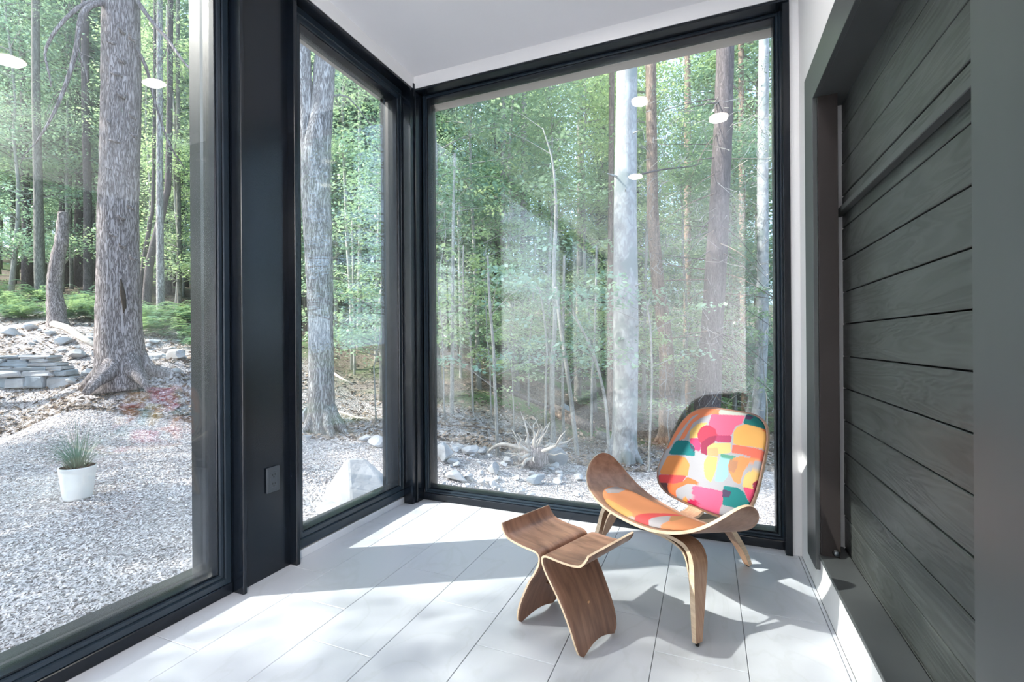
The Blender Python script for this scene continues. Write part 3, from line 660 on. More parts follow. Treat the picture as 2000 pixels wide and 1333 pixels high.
for sg in (1, -1):
    lp = [(.03*sg, -.04, zu+.004), (.14*sg, -.04, zu+.012), (.215*sg, -.042, zu+.014), (.258*sg, -.045, zu-.000), (.282*sg, -.052, zu-.040), (.296*sg, -.068, .18), (.320*sg, -.095, .09), (.340*sg, -.117, .012)]
    strap('leg', lp, [.07, .07, .07, .07, .068, .058, .042, .028], [.011, .013, .016, .020, .024, .025, .023, .019], (0, 1, 0), ['legwood', 'ply'], chair)
    strap('leg_lamination', [(.02*sg, -.04, zu-.012), (.12*sg, -.04, zu-.004), (.19*sg, -.042, zu-.008), (.234*sg, -.046, zu-.026), (.259*sg, -.054, zu-.075), (.276*sg, -.07, .16)], [.055, .055, .055, .055, .05, .03], [.008, .008, .008, .008, .007, .003], (0, 1, 0), ['legwood', 'ply'], chair)
    tube('foot_glide', [(.340*sg, -.117, 0), (.340*sg, -.117, .012)], [.007, .008], 'rubber', chair, 10)
lp = [(0, -.04, zu-.002), (0, .10, zu-.006), (0, .22, zu-.016), (0, .32, zu-.03), (0, .39, zu-.06), (0, .44, .17), (0, .50, .09), (0, .544, .010)]
rl_ = strap('leg', lp, [.075, .07, .07, .066, .06, .054, .044, .030], [.014, .014, .016, .02, .024, .025, .023, .018], (1, 0, 0), ['legwood', 'ply'], chair)
tube('foot_glide', [(0, .544, 0), (0, .544, .010)], [.007, .008], 'rubber', chair, 10)
strap('back_brace', [(0, .02, zu+.006), (0, .14, zu+.004), (0, .20, zu+.012), (0, .245, zu+.05), (0, .285, zu+.12), (0, .325, zu+.19)], [.08]*6, [.012]*6, (1, 0, 0), ['legwood', 'ply'], chair)

# ============================================================ TERRAIN
CP = [(0,1250,2.05),(0,1000,3.7),(300,1000,3.7),(0,850,6),(300,800,6.2),(240,742,6.5),(60,737,7.0),(60,690,7.6),(350,715,7),(0,650,9.5),(200,640,9.5),(115,627,10),(350,640,10),(0,590,13),(200,575,14),(350,600,14),(0,545,20),(200,550,22),(350,560,22),(0,530,34),(300,540,40),
 (620,1010,3.4),(640,850,6.3),(700,800,8),(700,720,10.5),(700,650,15),(620,740,9),(600,620,22),(870,960,4.3),(1000,985,4.4),(1150,985,4.4),(900,885,5.5),(900,800,7.5),(870,700,11),(900,655,16),(900,640,26),(1050,905,5.8),(1050,810,8.5),(1000,740,11),(1100,850,8),(1220,905,6.5),(1300,870,9),(1390,850,8.5),(1480,850,9),(1500,970,5),(1300,760,20),(1450,740,25),(1150,790,14),(1050,720,18),(1150,700,30),(1400,690,40),(1100,660,45)]
pts = []
for u, v, s in CP:
    d = np.array([(u-1000)/F, -(v-666.5)/F, 1])@MC*s; pts.append((d[0], d[1], d[2]+H))
pts += [(-8, -4, -.35), (-3, -3, -.3), (-3, 0, -.27), (5, -6, -.35), (6, 6, -.6), (12, 20, -1.0), (-30, -5, 1.5), (-14, -12, -.2), (-55, 10, 9), (-60, 45, 13), (25, 60, 1.5), (-20, 65, 11), (-3.0, 2.0, -.28), (1.5, 3.6, -.42), (-1, 3.5, -.34), (-2.6, 3.2, -.27), (-2.4, 1, -.28), (0, -8, -.35)]
pts = np.array(pts); PXY = pts[:, :2]
K = np.sqrt(((PXY[:, None]-PXY[None])**2).sum(2)+.04); A = np.zeros((len(pts)+1,)*2); A[:-1, :-1] = K+np.eye(len(pts))*.02; A[:-1, -1] = 1; A[-1, :-1] = 1
cf = np.linalg.solve(A, np.append(pts[:, 2], 0))
def hnoise(x, y):
    return .035*np.sin(x*2.1+1.3*np.sin(y*1.7))*np.sin(y*2.6+x)+.06*np.sin(x*.7+2)*np.sin(y*.9+1)
def T(x, y):
    x = np.atleast_1d(np.asarray(x, float)); y = np.atleast_1d(np.asarray(y, float))
    k = np.sqrt((x[:, None]-PXY[None, :, 0])**2+(y[:, None]-PXY[None, :, 1])**2+.04)
    return k@cf[:-1]+cf[-1]+hnoise(x, y)*np.clip((np.hypot(x+.5, y-1)-3)/4, 0, 1)
def Tz(x, y): return float(T(x, y)[0])
def grade(a, b, c0, c1, fine, n):
    mid = np.arange(c0, c1, fine); q = np.linspace(0, 1, n)**1.8
    return np.concatenate([(c0-(c0-a)*q[1:])[::-1], mid, c1+(b-c1)*q])
gx = grade(-75, 40, -9, 3, .14, 45); gy = grade(-20, 85, -1, 13, .14, 55)
GX, GY = np.meshgrid(gx, gy); GZ = T(GX.ravel(), GY.ravel()); under = (GX.ravel() > -2.15) & (GY.ravel() < 3.0) & (GX.ravel() < 4.4) & (GY.ravel() > -5.4)
GZ = GZ+rng.normal(0, .008, len(GZ)); GZ[under] = -.5
nx_ = len(gx); V = np.stack([GX.ravel(), GY.ravel(), GZ], 1)
idx = np.arange(len(V)).reshape(GX.shape); Fc = np.stack([idx[:-1, :-1], idx[:-1, 1:], idx[1:, 1:], idx[1:, :-1]], -1).reshape(-1, 4)
gme = bpy.data.meshes.new('ground'); gme.from_pydata(V.tolist(), [], Fc.tolist()); 
ground = link('ground', gme, 'ground', smooth=True); struct(ground, 'sloping ground of pale mulch and brown leaf litter outside')

def quads(name, P, Tn, B, m, parent=None):
    """leaf/chip cards: centres P, half-length vectors Tn, half-width vectors B (n,3)"""
    n = len(P); V = np.stack([P-Tn, P+B, P+Tn, P-B], 1).reshape(-1, 3).astype(np.float32)
    me = bpy.data.meshes.new(name); me.vertices.add(4*n); me.vertices.foreach_set('co', V.ravel())
    me.loops.add(4*n); me.loops.foreach_set('vertex_index', np.arange(4*n, dtype=np.int32)); me.polygons.add(n)
    me.polygons.foreach_set('loop_start', np.arange(0, 4*n, 4, dtype=np.int32)); me.polygons.foreach_set('loop_total', np.full(n, 4, np.int32)); me.update(calc_edges=True)
    return link(name, me, m, parent)
def scatter(n, smin, smax, u0, u1, size, rr, power=1.6, lift=.01, tilt=.35):
    u = rr.uniform(u0, u1, n); s = smin+(smax-smin)*rr.random(n)**power
    D = np.stack([(u-1000)/F, np.zeros(n), np.ones(n)], 1)@MC*s[:, None]; x, y = D[:, 0], D[:, 1]
    ok = ~((x > -2.2) & (y < 3.05)); x, y = x[ok], y[ok]; n = len(x); z = T(x, y)+lift
    P = np.stack([x, y, z], 1); az = rr.uniform(0, 2*pi, n); L = size*rr.uniform(.5, 1.5, n)
    t = np.stack([np.cos(az), np.sin(az), rr.normal(0, tilt, n)], 1)*L[:, None]
    b = np.stack([-np.sin(az), np.cos(az), rr.normal(0, tilt, n)], 1)*(L*rr.uniform(.25, .6, n))[:, None]
    return P, t, b
r2 = np.random.default_rng(3)
def multi(*a): return [np.concatenate(z) for z in zip(*a)]
P, t_, b_ = multi(scatter(70000, 1.6, 9, -150, 420, .011, r2), scatter(16000, 3.0, 8, 560, 800, .012, r2), scatter(16000, 3.4, 8, 820, 1560, .012, r2))
tag(quads('wood_chips', P, t_, b_, 'chip'), 'pale wood chip mulch scattered over the ground by the house', 'mulch', kind='stuff')
P, t_, b_ = multi(scatter(9000, 6, 20, -100, 420, .04, r2), scatter(15000, 6, 20, 560, 1560, .04, r2))
tag(quads('leaf_litter', P, t_, b_, 'litter'), 'brown fallen leaves and twigs covering the forest floor', 'leaf litter', kind='stuff')

# ============================================================ ROCKS
def rock(rr, sx, sy, sz, n=2, sharp=.25):
    import bmesh
    bm = bmesh.new(); bmesh.ops.create_icosphere(bm, subdivisions=2, radius=1)
    pl_ = [(Vector(rr.normal(0, 1, 3)).normalized(), rr.uniform(.42, .82)) for _ in range(15)]
    for v in bm.verts:
        for nn, d in pl_:
            k = v.co.dot(nn)
            if k > d: v.co -= nn*(k-d)
        v.co = Vector((v.co.x*sx, v.co.y*sy, v.co.z*sz))*(1+rr.normal(0, .008))
    me = bpy.data.meshes.new('rock'); bm.to_mesh(me); bm.free(); return me
rk = np.random.default_rng(11)
def put_rock(u, s, size, m, label, group=None, flat=.6, yaw=None, sink=.25, par=None, name='rock', ratio=.75):
    x, y = bearing(u, s); me = rock(rk, size, size*ratio, size*flat)
    o = link(name, me, m); o.location = (x, y, Tz(x, y)+size*flat*(1-sink)*.8); o.rotation_euler = (rk.uniform(-.15, .15), rk.uniform(-.15, .15), rk.uniform(0, 6) if yaw is None else yaw)
    tag(o, label, 'rock', group); return o
# boulder by the middle window
bx, by = -2.62, 3.10
BV = [(-.30, -.18, -.12), (.02, -.26, -.12), (.38, -.12, -.12), (.40, .16, -.12), (.0, .26, -.12), (-.30, .15, -.12), (-.24, -.14, .16), (-.02, -.20, .20), (.30, -.10, .10), (.30, .12, .09), (.0, .18, .20), (-.22, .10, .22), (-.10, -.04, .40), (.02, .04, .38)]
BF = [(0, 1, 7, 6), (1, 2, 8, 7), (2, 3, 9, 8), (3, 4, 10, 9), (4, 5, 11, 10), (5, 0, 6, 11), (6, 7, 12), (7, 8, 13, 12), (8, 9, 13), (9, 10, 13), (10, 11, 12, 13), (11, 6, 12), (5, 4, 3, 2, 1, 0)]
bo = mesh('boulder', BV, BF, 'pale'); bm_ = bo.modifiers.new('b', 'BEVEL'); bm_.width = .02; bm_.segments = 2; bo.location = (bx, by, Tz(bx, by)); bo.rotation_euler = (0, 0, .35)
tag(bo, 'large pale pointed boulder just outside the middle window', 'rock')
me = rock(np.random.default_rng(8), .19, .14, .10); o = link('rock', me, 'stone'); x, y = -2.45, 2.62; o.location = (x, y, Tz(x, y)+.05); tag(o, 'low grey rock in front of the pale boulder by the middle window', 'rock')
put_rock(735, 5.6, .17, 'pale', 'pale grey rock half hidden by the right edge of the middle window', flat=.75)
put_rock(712, 5.9, .12, 'stone', 'dark grey rock right of the forked pale tree base')
put_rock(598, 6.6, .16, 'pale', 'tall pale rock left of the forked pale tree', flat=1.1)
put_rock(597, 5.9, .10, 'stone', 'small grey rock left of the forked pale tree base')
put_rock(1095, 6.6, .13, 'pale', 'bright rock behind the root tangle', flat=.8)
put_rock(1080, 5.9, .20, 'slate', 'large shaded slate rock right of the root tangle', flat=.9, sink=.3)
put_rock(1043, 5.0, .12, 'slate', 'grey rock in front of the root tangle', flat=.7)
put_rock(868, 5.2, .16, 'stone', 'angular grey rock at the left edge of the big window', flat=.8)
put_rock(915, 5.5, .13, 'pale', 'rounded pale rock next to the angular grey one', flat=.7)
put_rock(886, 4.7, .18, 'pale', 'flat pale stone low at left of the big window', flat=.35)
put_rock(965, 5.1, .11, 'stone', 'brownish rock left of the root tangle', flat=.8)
put_rock(990, 5.5, .10, 'stone', 'small brownish rock behind the root tangle', flat=.7)
put_rock(895, 5.6, .09, 'stone', 'small dark rock between the angular and rounded rocks')
put_rock(1101, 9.0, .22, 'pale', 'grey rock near the fallen mossy log', flat=.8)
for i in range(70):
    u = rk.uniform(862, 1130); put_rock(u, rk.uniform(4.3, 5.9), rk.uniform(.025, .08), 'pale', 'small pale stone on the bank outside the big window', 'small pale stones outside the big window', name='small_stone')
# left side loose stones around the big trunk
LS = [(150, 7.7, .22, 'stone', 'blocky grey stone just left of the big trunk'), (128, 8.4, .24, 'pale', 'pale flat stone up the slope left of the trunk'), (190, 7.8, .12, 'stone', 'small grey stone against the big trunk'), (172, 8.6, .14, 'pale', 'round pale stone behind the blocky grey stone'),
      (20, 8.8, .22, 'pale', 'pale slab at the far left above the stone wall'), (60, 9.2, .18, 'pale', 'low pale stone above the middle of the stone wall'), (95, 8.8, .15, 'stone', 'dull grey stone above the right end of the wall'),
      (290, 7.5, .15, 'stone', 'grey stone right of the big trunk'), (312, 7.8, .18, 'pale', 'pale stone right of the big trunk'), (345, 7.2, .22, 'pale', 'big pale stone at the right edge of the left window'), (330, 8.3, .17, 'stone', 'grey stone behind the pale stones right of the trunk'), (300, 8.6, .14, 'pale', 'small pale stone up the slope right of the trunk'),
      (260, 6.15, .07, 'stone', 'small grey stone at the foot of the big trunk'), (345, 6.8, .09, 'pale', 'small pale stone in front of the big pale stone'), (170, 7.1, .13, 'pale', 'pale stone between the wall and the trunk'), (140, 6.9, .11, 'pale', 'flat pale stone right of the stone wall end')]
for u, s, sz, m_, lab in LS: put_rock(u, s, sz, m_, lab, flat=.5)
for i in range(30):
    u = rk.choice([rk.uniform(0, 190), rk.uniform(280, 365)]); put_rock(u, rk.uniform(7.0, 9.3), rk.uniform(.04, .09), 'pale' if i % 2 else 'stone', 'loose stone in the rubble band behind the stone wall', 'loose rubble stones behind the stone wall', flat=.5, name='small_stone')
# dry stone wall
wx, wy = bearing(45, 6.9); wz = Tz(wx, wy)
dw = empty('dry_stone_wall', (wx, wy, wz-.03), 'low dry-stacked wall of flat slate stones at far left', 'stone wall', rz=YAW+.1)
zc = 0
for row in range(6):
    hgt = [.16, .085, .06, .06, .055, .05][row]; x = -1.1+rk.uniform(0, .1); xe = .62-.055*row
    while x < xe:
        wl = rk.uniform(.26, .50) if row else rk.uniform(.22, .36); wl = min(wl, max(.12, xe+.08-x))
        hh_ = hgt*rk.uniform(.85, 1.1); V, Fc = boxdata(-wl/2, wl/2, -.14, .14, 0, hh_, .018)
        V = [(a*(1+rk.normal(0, .05)), b+rk.normal(0, .012), c+rk.normal(0, .006)) for a, b, c in V]
        mesh('stone', V, Fc, 'slate' if rk.random() < .65 else 'stone', dw, loc=(x+wl/2, rk.uniform(-.03, .03), zc)).rotation_euler = (0, rk.uniform(-.03, .03), rk.uniform(-.1, .1))
        x += wl+.008
    zc += hgt

# ============================================================ PLANTER OUTSIDE
px_, py_ = bearing(150, 3.95); pz = Tz(px_, py_)
pot = empty('potted_grass', (px_, py_, pz), 'white round pot of dark ornamental grass standing outside the left window', 'plant')
V, Fc = tubedata([(0, 0, 0), (0, 0, .02), (0, 0, .255), (0, 0, .27), (0, 0, .27), (0, 0, .24)], [.088, .096, .122, .127, .115, .11], 28, cap=True); mesh('pot', V, Fc, 'pot', pot, True)
V, Fc = tubedata([(0, 0, .23), (0, 0, .25)], [.11, .108], 20); mesh('soil', V, Fc, 'soil', pot)
rg = np.random.default_rng(2); parts = []
for i in range(260):
    az = rg.uniform(0, 2*pi); l = rg.uniform(.26, .54); sp = rg.uniform(.1, 1.25); r0 = rg.uniform(0, .08)
    P = []
    for k in range(5):
        tt = k/4; out = r0+l*sp*tt**1.3; zz = .245+l*tt*(1-.55*sp*tt); P.append(np.array([cos(az)*out, sin(az)*out, zz]))
    sd_ = np.array([-sin(az), cos(az), 0])*.0022; Vv = []; Ff = []
    for k, p_ in enumerate(P): wk = 1-k/4.4; Vv += [p_-sd_*wk, p_+sd_*wk]
    for k in range(4): Ff.append((2*k, 2*k+1, 2*k+3, 2*k+2))
    parts.append((Vv, Ff))
V, Fc = merge(parts); tag(mesh('grass_blades', V, Fc, 'grass', pot), kind='stuff')

# ============================================================ TREES
def leafcloud(rr, clumps, per, size, rad, flat=.16, asp=.5, droop=0., tilt=.45):
    """clumps (n,3) centres, horizontal layered sprays"""
    C = np.repeat(np.array(clumps), per, 0); n = len(C)
    az = rr.uniform(0, 2*pi, n); rad_ = np.repeat(rr.uniform(.6, 1.2, len(clumps))*rad, per)*np.sqrt(rr.random(n))
    P = C+np.stack([np.cos(az)*rad_, np.sin(az)*rad_, rr.normal(0, flat*.5, n)-droop*rad_**2], 1)
    a2 = az+rr.normal(0, .9, n); L = size*rr.uniform(.6, 1.35, n)
    t = np.stack([np.cos(a2), np.sin(a2), rr.normal(-.15-droop, tilt, n)], 1); t /= np.linalg.norm(t, axis=1)[:, None]
    nrm = np.stack([rr.normal(0, tilt, n), rr.normal(0, tilt, n), np.ones(n)], 1); b = np.cross(nrm, t); b /= np.linalg.norm(b, axis=1)[:, None]
    return P, t*L[:, None]*.5, b*(L*asp)[:, None]*.5
def trunk_path(rr, h, wob, n=10, lean=(0, 0)):
    P = []; ox = oy = 0
    for i in range(n):
        t = i/(n-1); P.append((lean[0]*t*h+ox, lean[1]*t*h+oy, h*t-.15 if i == 0 else h*t)); ox += rr.normal(0, wob); oy += rr.normal(0, wob)
    return P
def proto(name, seed, h, r, crown, nb, per, leaf, rad, m_leaf, m_bark, wob=.03, droop=0, asp=.5, dead=0, flat=.16, reach=1.6, tilt=.45):
    rr = np.random.default_rng(seed); root = bpy.data.objects.new(name, None); COL.objects.link(root); root.empty_display_size = .2
    P = trunk_path(rr, h, wob); R = [r*1.35]+[r*(1-.75*i/9) for i in range(1, 10)]
    tube('trunk', P, R, m_bark, root, 10)
    PA = np.array(P); zs = PA[:, 2]; parts = []; clumps = []
    for i in range(nb):
        z0 = rr.uniform(crown[0], crown[1])*h; k = (z0/h); az = rr.uniform(0, 2*pi); L = reach*rr.uniform(.5, 1.1)*(1.15-k*.8)
        bx_ = np.interp(z0, zs, PA[:, 0]); by_ = np.interp(z0, zs, PA[:, 1]); rise = L*(.25-droop*.8)
        pm = (bx_+cos(az)*L*.5, by_+sin(az)*L*.5, z0+rise*.7); pe = (bx_+cos(az)*L, by_+sin(az)*L, z0+rise)
        parts.append(tubedata([(bx_, by_, z0), pm, pe], [r*.16+.006, r*.09+.004, .004], 4, cap=False)); clumps.append(pe)
        if rr.random() < .7: clumps.append(pm)
    for i in range(dead):
        z0 = rr.uniform(.06, .6)*h; az = rr.uniform(0, 2*pi); L = rr.uniform(.4, 1.5); bx_ = np.interp(z0, zs, PA[:, 0]); by_ = np.interp(z0, zs, PA[:, 1])
        e = np.array([bx_+cos(az)*L, by_+sin(az)*L, z0-L*rr.uniform(-.2, .5)]); m1 = (np.array([bx_, by_, z0])+e)/2+[0, 0, .08*L]
        parts.append(tubedata([(bx_, by_, z0), m1, e], [.012, .007, .002], 4, cap=False))
        for j in range(3):
            q0 = m1+(e-m1)*rr.random(); q1 = q0+rr.normal(0, .22, 3)*[1, 1, .6]; parts.append(tubedata([q0, q1], [.004, .0015], 3, cap=False))
    if parts:
        V, Fc = merge(parts); tag(mesh('branches', V, Fc, m_bark, root), kind='stuff')
    if clumps and per:
        P_, t_, b_ = leafcloud(rr, clumps, per, leaf, rad, flat, asp, droop, tilt); tag(quads('foliage', P_, t_, b_, m_leaf, root), kind='stuff')
    return root
PR = {}
PR['beech'] = [proto('beech_tree', 21+i, 8.5, .055, (.08, 1), 62, 95, .085, .62, 'leaf_light' if i else 'leaf', 'bark_light', .05, 0, .55) for i in range(3)]
PR['maple'] = [proto('maple_tree', 31+i, 15, .12, (.22, 1), 78, 110, .13, .95, 'leaf', 'bark_grey', .07, 0, .55, reach=2.4) for i in range(2)]
PR['hemlock'] = [proto('hemlock_tree', 41+i, 15, .15, (.2, 1), 95, 210, .085, .9, 'needle', 'bark_dark', .03, .22, .22, dead=14, flat=.12, reach=2.6, tilt=.3) for i in range(2)]
PR['sapling'] = [proto('sapling', 51+i, 3.6, .017, (.3, 1), 12, 26, .085, .26, 'leaf_light', 'bark_light', .05, 0, .6, reach=.7, flat=.1) for i in range(3)]
PR['bare'] = [proto('slender_tree', 61+i, 14, .085, (.45, 1), 46, 80, .14, .9, 'leaf', 'bark_grey', .06, 0, .55, dead=8, reach=1.8) for i in range(2)]
used = set()
def plant(kind, k, x, y, sc, rz, label, cat='tree', group=None, sz=None):
    p_ = PR[kind][k]
    if id(p_) in used: o = copy_tree(p_)
    else: used.add(id(p_)); o = p_
    o.location = (x, y, Tz(x, y)-.03); o.rotation_euler = (0, 0, rz); o.scale = (sc, sc, sz or sc)
    for key in ('group',):
        if key in o: del o[key]
    return tag(o, label, cat, group)

# ---- individually shaped near trunks
def near_trunk(name, pix, s, m_, label, jit=.0, n=22, flare=None, roots=0, seed=1, cat='tree', grow=True):
    """pix: (u, v, width in px) from base upward at distance s; builds the trunk in its own coordinates"""
    rr = np.random.default_rng(seed); P = []; R = []; pix = list(pix)
    if grow and pix[-1][1] > -100:
        (ua, va, wa), (ub, vb, wb) = pix[-2], pix[-1]; k = (vb+260)/(va-vb+1e-6)*.6; pix.append((ub+(ub-ua)*min(k, .6), -260, wb*.75))
    for (u, v, wpx) in pix:
        d = np.array([(u-1000)/F, -(v-666.5)/F, 1])@MC*s; P.append(np.array([d[0], d[1], d[2]+H])); R.append(wpx/F*s/2)
    base = P[0].copy(); base[2] = Tz(base[0], base[1]); root = empty(name, tuple(base), label, cat)
    loc = [p_-base for p_ in P]; loc[0][2] = -.15
    C = smooth_path([np.append(a, b) for a, b in zip(loc, R)], 5); Pp = C[:, :3]; Rr = C[:, 3]
    V, Fc = tubedata(Pp, Rr, n); V = np.array(V)
    # bark ridges
    nn = len(Pp); A_ = np.tile(np.arange(n), nn); ctr = np.repeat(Pp, n, 0); k = 1+.028*np.sin(A_*2.7+V[:len(A_), 2]*1.1)+rr.normal(0, .012+jit, len(A_))
    V = ctr+(V-ctr)*k[:, None]
    mesh('trunk', V, Fc, m_, root, True)
    if roots:
        parts = []
        for i in range(roots):
            az = 2*pi*i/roots+rr.normal(0, .3); r0 = R[0]*.8; L = R[0]*rr.uniform(1.15, 1.6)
            parts.append(tubedata([(cos(az)*r0*.5, sin(az)*r0*.5, .35), (cos(az)*r0, sin(az)*r0, .12), (cos(az)*L, sin(az)*L, -.0), (cos(az)*L*1.3, sin(az)*L*1.3, -.12)], [R[0]*.30, R[0]*.32, R[0]*.17, R[0]*.08], 8))
        V, Fc = merge(parts); mesh('root_flare', V, Fc, m_, root, True)
    return root, base, s
def at(u, v, s, base):
    d = np.array([(u-1000)/F, -(v-666.5)/F, 1])@MC*s; return np.array([d[0], d[1], d[2]+H])-base
tr, b0, s0 = near_trunk('hemlock_tree', [(243, 745, 96), (238, 715, 84), (233, 660, 74), (232, 560, 68), (231, 430, 64), (234, 320, 62), (237, 200, 62), (237, 60, 60), (236, -120, 58), (236, -400, 54)], 6.5, 'bark_hemlock', 'thick furrowed hemlock trunk with branch stubs outside the left window', n=30, roots=7, seed=4)
rr = np.random.default_rng(6)
for i, (v, side) in enumerate([(60, 0), (85, -1), (75, 1), (118, 0), (145, -1), (187, 0), (240, -1), (276, -1), (330, -1), (228, 1), (405, 1), (425, 0), (265, 1), (460, -1), (480, 0), (505, 1)]):
    u = 236+side*24*rr.uniform(.3, 1.); P0 = at(u, v, s0-.20, b0); P1 = P0+np.array([rr.normal(0, .03)+side*.03, -.05, .02+rr.normal(0, .01)])
    tube('branch_stub', [P0+[0, .05, 0], P0, P1], [.03, .026, .012], 'bark_hemlock', tr, 7)
sp_ = tube('bark_scar', [at(236, 545, s0-.235, b0), at(240, 575, s0-.24, b0), at(243, 600, s0-.238, b0), at(241, 612, s0-.235, b0)], [.006, .03, .022, .004], 'soil', tr, 6); tag(sp_, 'dark split in the bark')
def limb(parent, base, pts_, m_, r0, r1, name='branch', n=6):
    P = [at(u, v, s, base) for u, v, s in pts_]; C = smooth_path(P, 3); R = np.linspace(r0, r1, len(C)); return tube(name, C, R, m_, parent, n)
limb(tr, b0, [(215, 5, 6.4), (185, 8, 6.2), (160, 30, 6.0), (148, 100, 5.9), (125, 175, 5.8), (95, 240, 5.7), (68, 282, 5.7)], 'bark_hemlock', .045, .008)
limb(tr, b0, [(215, -5, 6.4), (165, 8, 6.1), (130, 35, 5.9), (102, 70, 5.8), (88, 105, 5.8), (95, 140, 5.7), (100, 170, 5.7)], 'bark_hemlock', .03, .006)
limb(tr, b0, [(160, 35, 6.0), (150, 75, 5.9), (165, 130, 5.9), (172, 160, 5.8)], 'bark_hemlock', .014, .003)
limb(tr, b0, [(260, -10, 6.5), (295, 40, 6.4), (330, 80, 6.3), (362, 125, 6.2), (400, 160, 6.1)], 'bark_hemlock', .035, .01)
limb(tr, b0, [(262, 90, 6.5), (285, 130, 6.6), (300, 190, 6.7), (330, 280, 6.8), (362, 330, 6.9)], 'bark_hemlock', .028, .006)
limb(tr, b0, [(68, 282, 5.7), (50, 300, 5.6), (35, 330, 5.6)], 'bark_hemlock', .008, .002)
for i in range(16):
    k = rr.integers(0, 4); u, v, s = [(148, 100, 5.9), (125, 175, 5.8), (330, 80, 6.3), (300, 190, 6.7)][k]
    limb(tr, b0, [(u, v, s), (u+rr.normal(0, 20), v+rr.uniform(5, 40), s), (u+rr.normal(0, 40), v+rr.uniform(30, 90), s)], 'bark_hemlock', .006, .0015, n=4)
# needles hanging round the upper trunk
cl = []
for i in range(46):
    u = rr.choice([rr.uniform(-120, 190), rr.uniform(275, 420)]); v = rr.uniform(-160, 330)*(.9 if u < 200 else 1); s = rr.uniform(6.6, 9.5); cl.append(at(u, v, s, b0))
P_, t_, b_ = leafcloud(rr, cl, 190, .05, .5, .10, .22, .25, .3); tag(quads('foliage', P_, t_, b_, 'needle', tr), kind='stuff')
# snag
near_trunk('broken_snag', [(116, 630, 38), (110, 600, 28), (106, 560, 24), (112, 510, 22), (120, 470, 20), (123, 425, 17), (123, 415, 15)], 9.6, 'bark_hemlock', 'broken leaning snag with a jagged top left of the big hemlock', jit=.04, n=12, seed=8, cat='tree stump', grow=False)
# forked pale tree in the middle window
tr, b1, s1 = near_trunk('forked_tree', [(632, 850, 64), (628, 820, 52), (627, 740, 48), (626, 620, 47), (622, 480, 52), (617, 380, 54), (618, 300, 54), (628, 220, 42), (634, 130, 38), (638, 40, 36), (640, -150, 34)], 6.4, 'bark_pale', 'pale flaky-barked tree forking into two stems outside the middle window', n=24, roots=6, seed=9)
limb(tr, b1, [(612, 400, 6.4), (604, 300, 6.38), (598, 220, 6.36), (592, 120, 6.3), (588, 0, 6.3), (586, -150, 6.3)], 'bark_pale', .11, .09, 'second_stem', 14)
limb(tr, b1, [(640, 190, 6.4), (680, 190, 6.6), (730, 250, 6.8), (760, 260, 6.9)], 'bark_pale', .014, .003)
# pale trunk centre right
tr, b2, s2 = near_trunk('pale_smooth_tree', [(1215, 910, 58), (1219, 870, 50), (1221, 780, 47), (1222, 640, 48), (1222, 520, 46), (1221, 420, 44), (1222, 300, 42), (1224, 180, 40), (1226, 60, 38), (1228, -120, 36)], 6.5, 'bark_birch', 'tall straight smooth pale trunk with grey blotches left of the chair back', n=22, roots=5, seed=10)
for (v, du) in [(262, 12), (345, -18), (375, 0), (585, -3), (705, -12), (745, 8), (560, 15), (640, 16)]:
    tube('branch_stub', [at(1222+du, v, 6.45, b2), at(1222+du*2.0, v-6, 6.2, b2)], [.016, .006], 'bark_birch', tr, 6)
limb(tr, b2, [(1235, 345, 6.4), (1290, 332, 6.6), (1350, 325, 6.7), (1372, 318, 6.8)], 'bark_dark', .016, .004)
# dark hemlock right
tr, b3, s3 = near_trunk('dark_hemlock_tree', [(1378, 858, 60), (1380, 820, 50), (1384, 760, 46), (1388, 680, 42), (1393, 600, 40), (1398, 520, 40), (1403, 440, 38), (1408, 340, 36), (1413, 240, 34), (1416, 120, 32), (1420, -60, 30)], 7.6, 'bark_dark', 'dark furrowed hemlock trunk rising directly behind the chair back', n=20, roots=5, seed=12)
rr = np.random.default_rng(14)
for i in range(34):
    v = rr.uniform(150, 800); u0 = 1392+(600-v)*.05; sg = rr.choice([-1, 1]); L = rr.uniform(60, 170); dz = rr.uniform(-20, 110)
    limb(tr, b3, [(u0, v, 7.6), (u0+sg*L*.45, v+dz*.3, 7.4+rr.normal(0, .3)), (u0+sg*L, v+dz, 7.3+rr.normal(0, .5))], 'bark_brown' if i % 2 else 'bark_dark', .012, .002, n=4)
parts = []
for i in range(700):
    u = rr.uniform(1240, 1530); v = rr.uniform(180, 820); s = rr.uniform(6.9, 8.6); a_ = at(u, v, s, b3); e = a_+rr.normal(0, .16, 3); mid_ = (a_+e)/2+rr.normal(0, .03, 3)
    parts.append(tubedata([a_, mid_, e], [.0055, .004, .0015], 3, cap=False))
V, Fc = merge(parts); tag(mesh('dead_twigs', V, Fc, 'bark_light', tr), kind='stuff')
cl = [at(rr.uniform(1300, 1540), rr.uniform(120, 720), rr.uniform(7.8, 10), b3) for i in range(60)]
P_, t_, b_ = leafcloud(rr, cl, 150, .05, .42, .10, .25, .25, .3); tag(quads('foliage', P_, t_, b_, 'needle', tr), kind='stuff')
near_trunk('brown_trunk_tree', [(1303, 850, 34), (1302, 800, 29), (1302, 700, 27), (1297, 640, 26), (1286, 560, 24), (1278, 470, 23), (1274, 380, 22), (1272, 200, 20), (1270, 0, 19)], 8.4, 'bark_brown', 'brown leaning trunk between the pale trunk and the dark hemlock', n=14, roots=4, seed=15)
near_trunk('pale_thin_tree', [(1478, 858, 28), (1482, 780, 24), (1488, 650, 22), (1490, 500, 21), (1490, 300, 20), (1492, 60, 18)], 9.0, 'bark_birch', 'slim pale trunk at the right edge of the big window', n=12, seed=16)
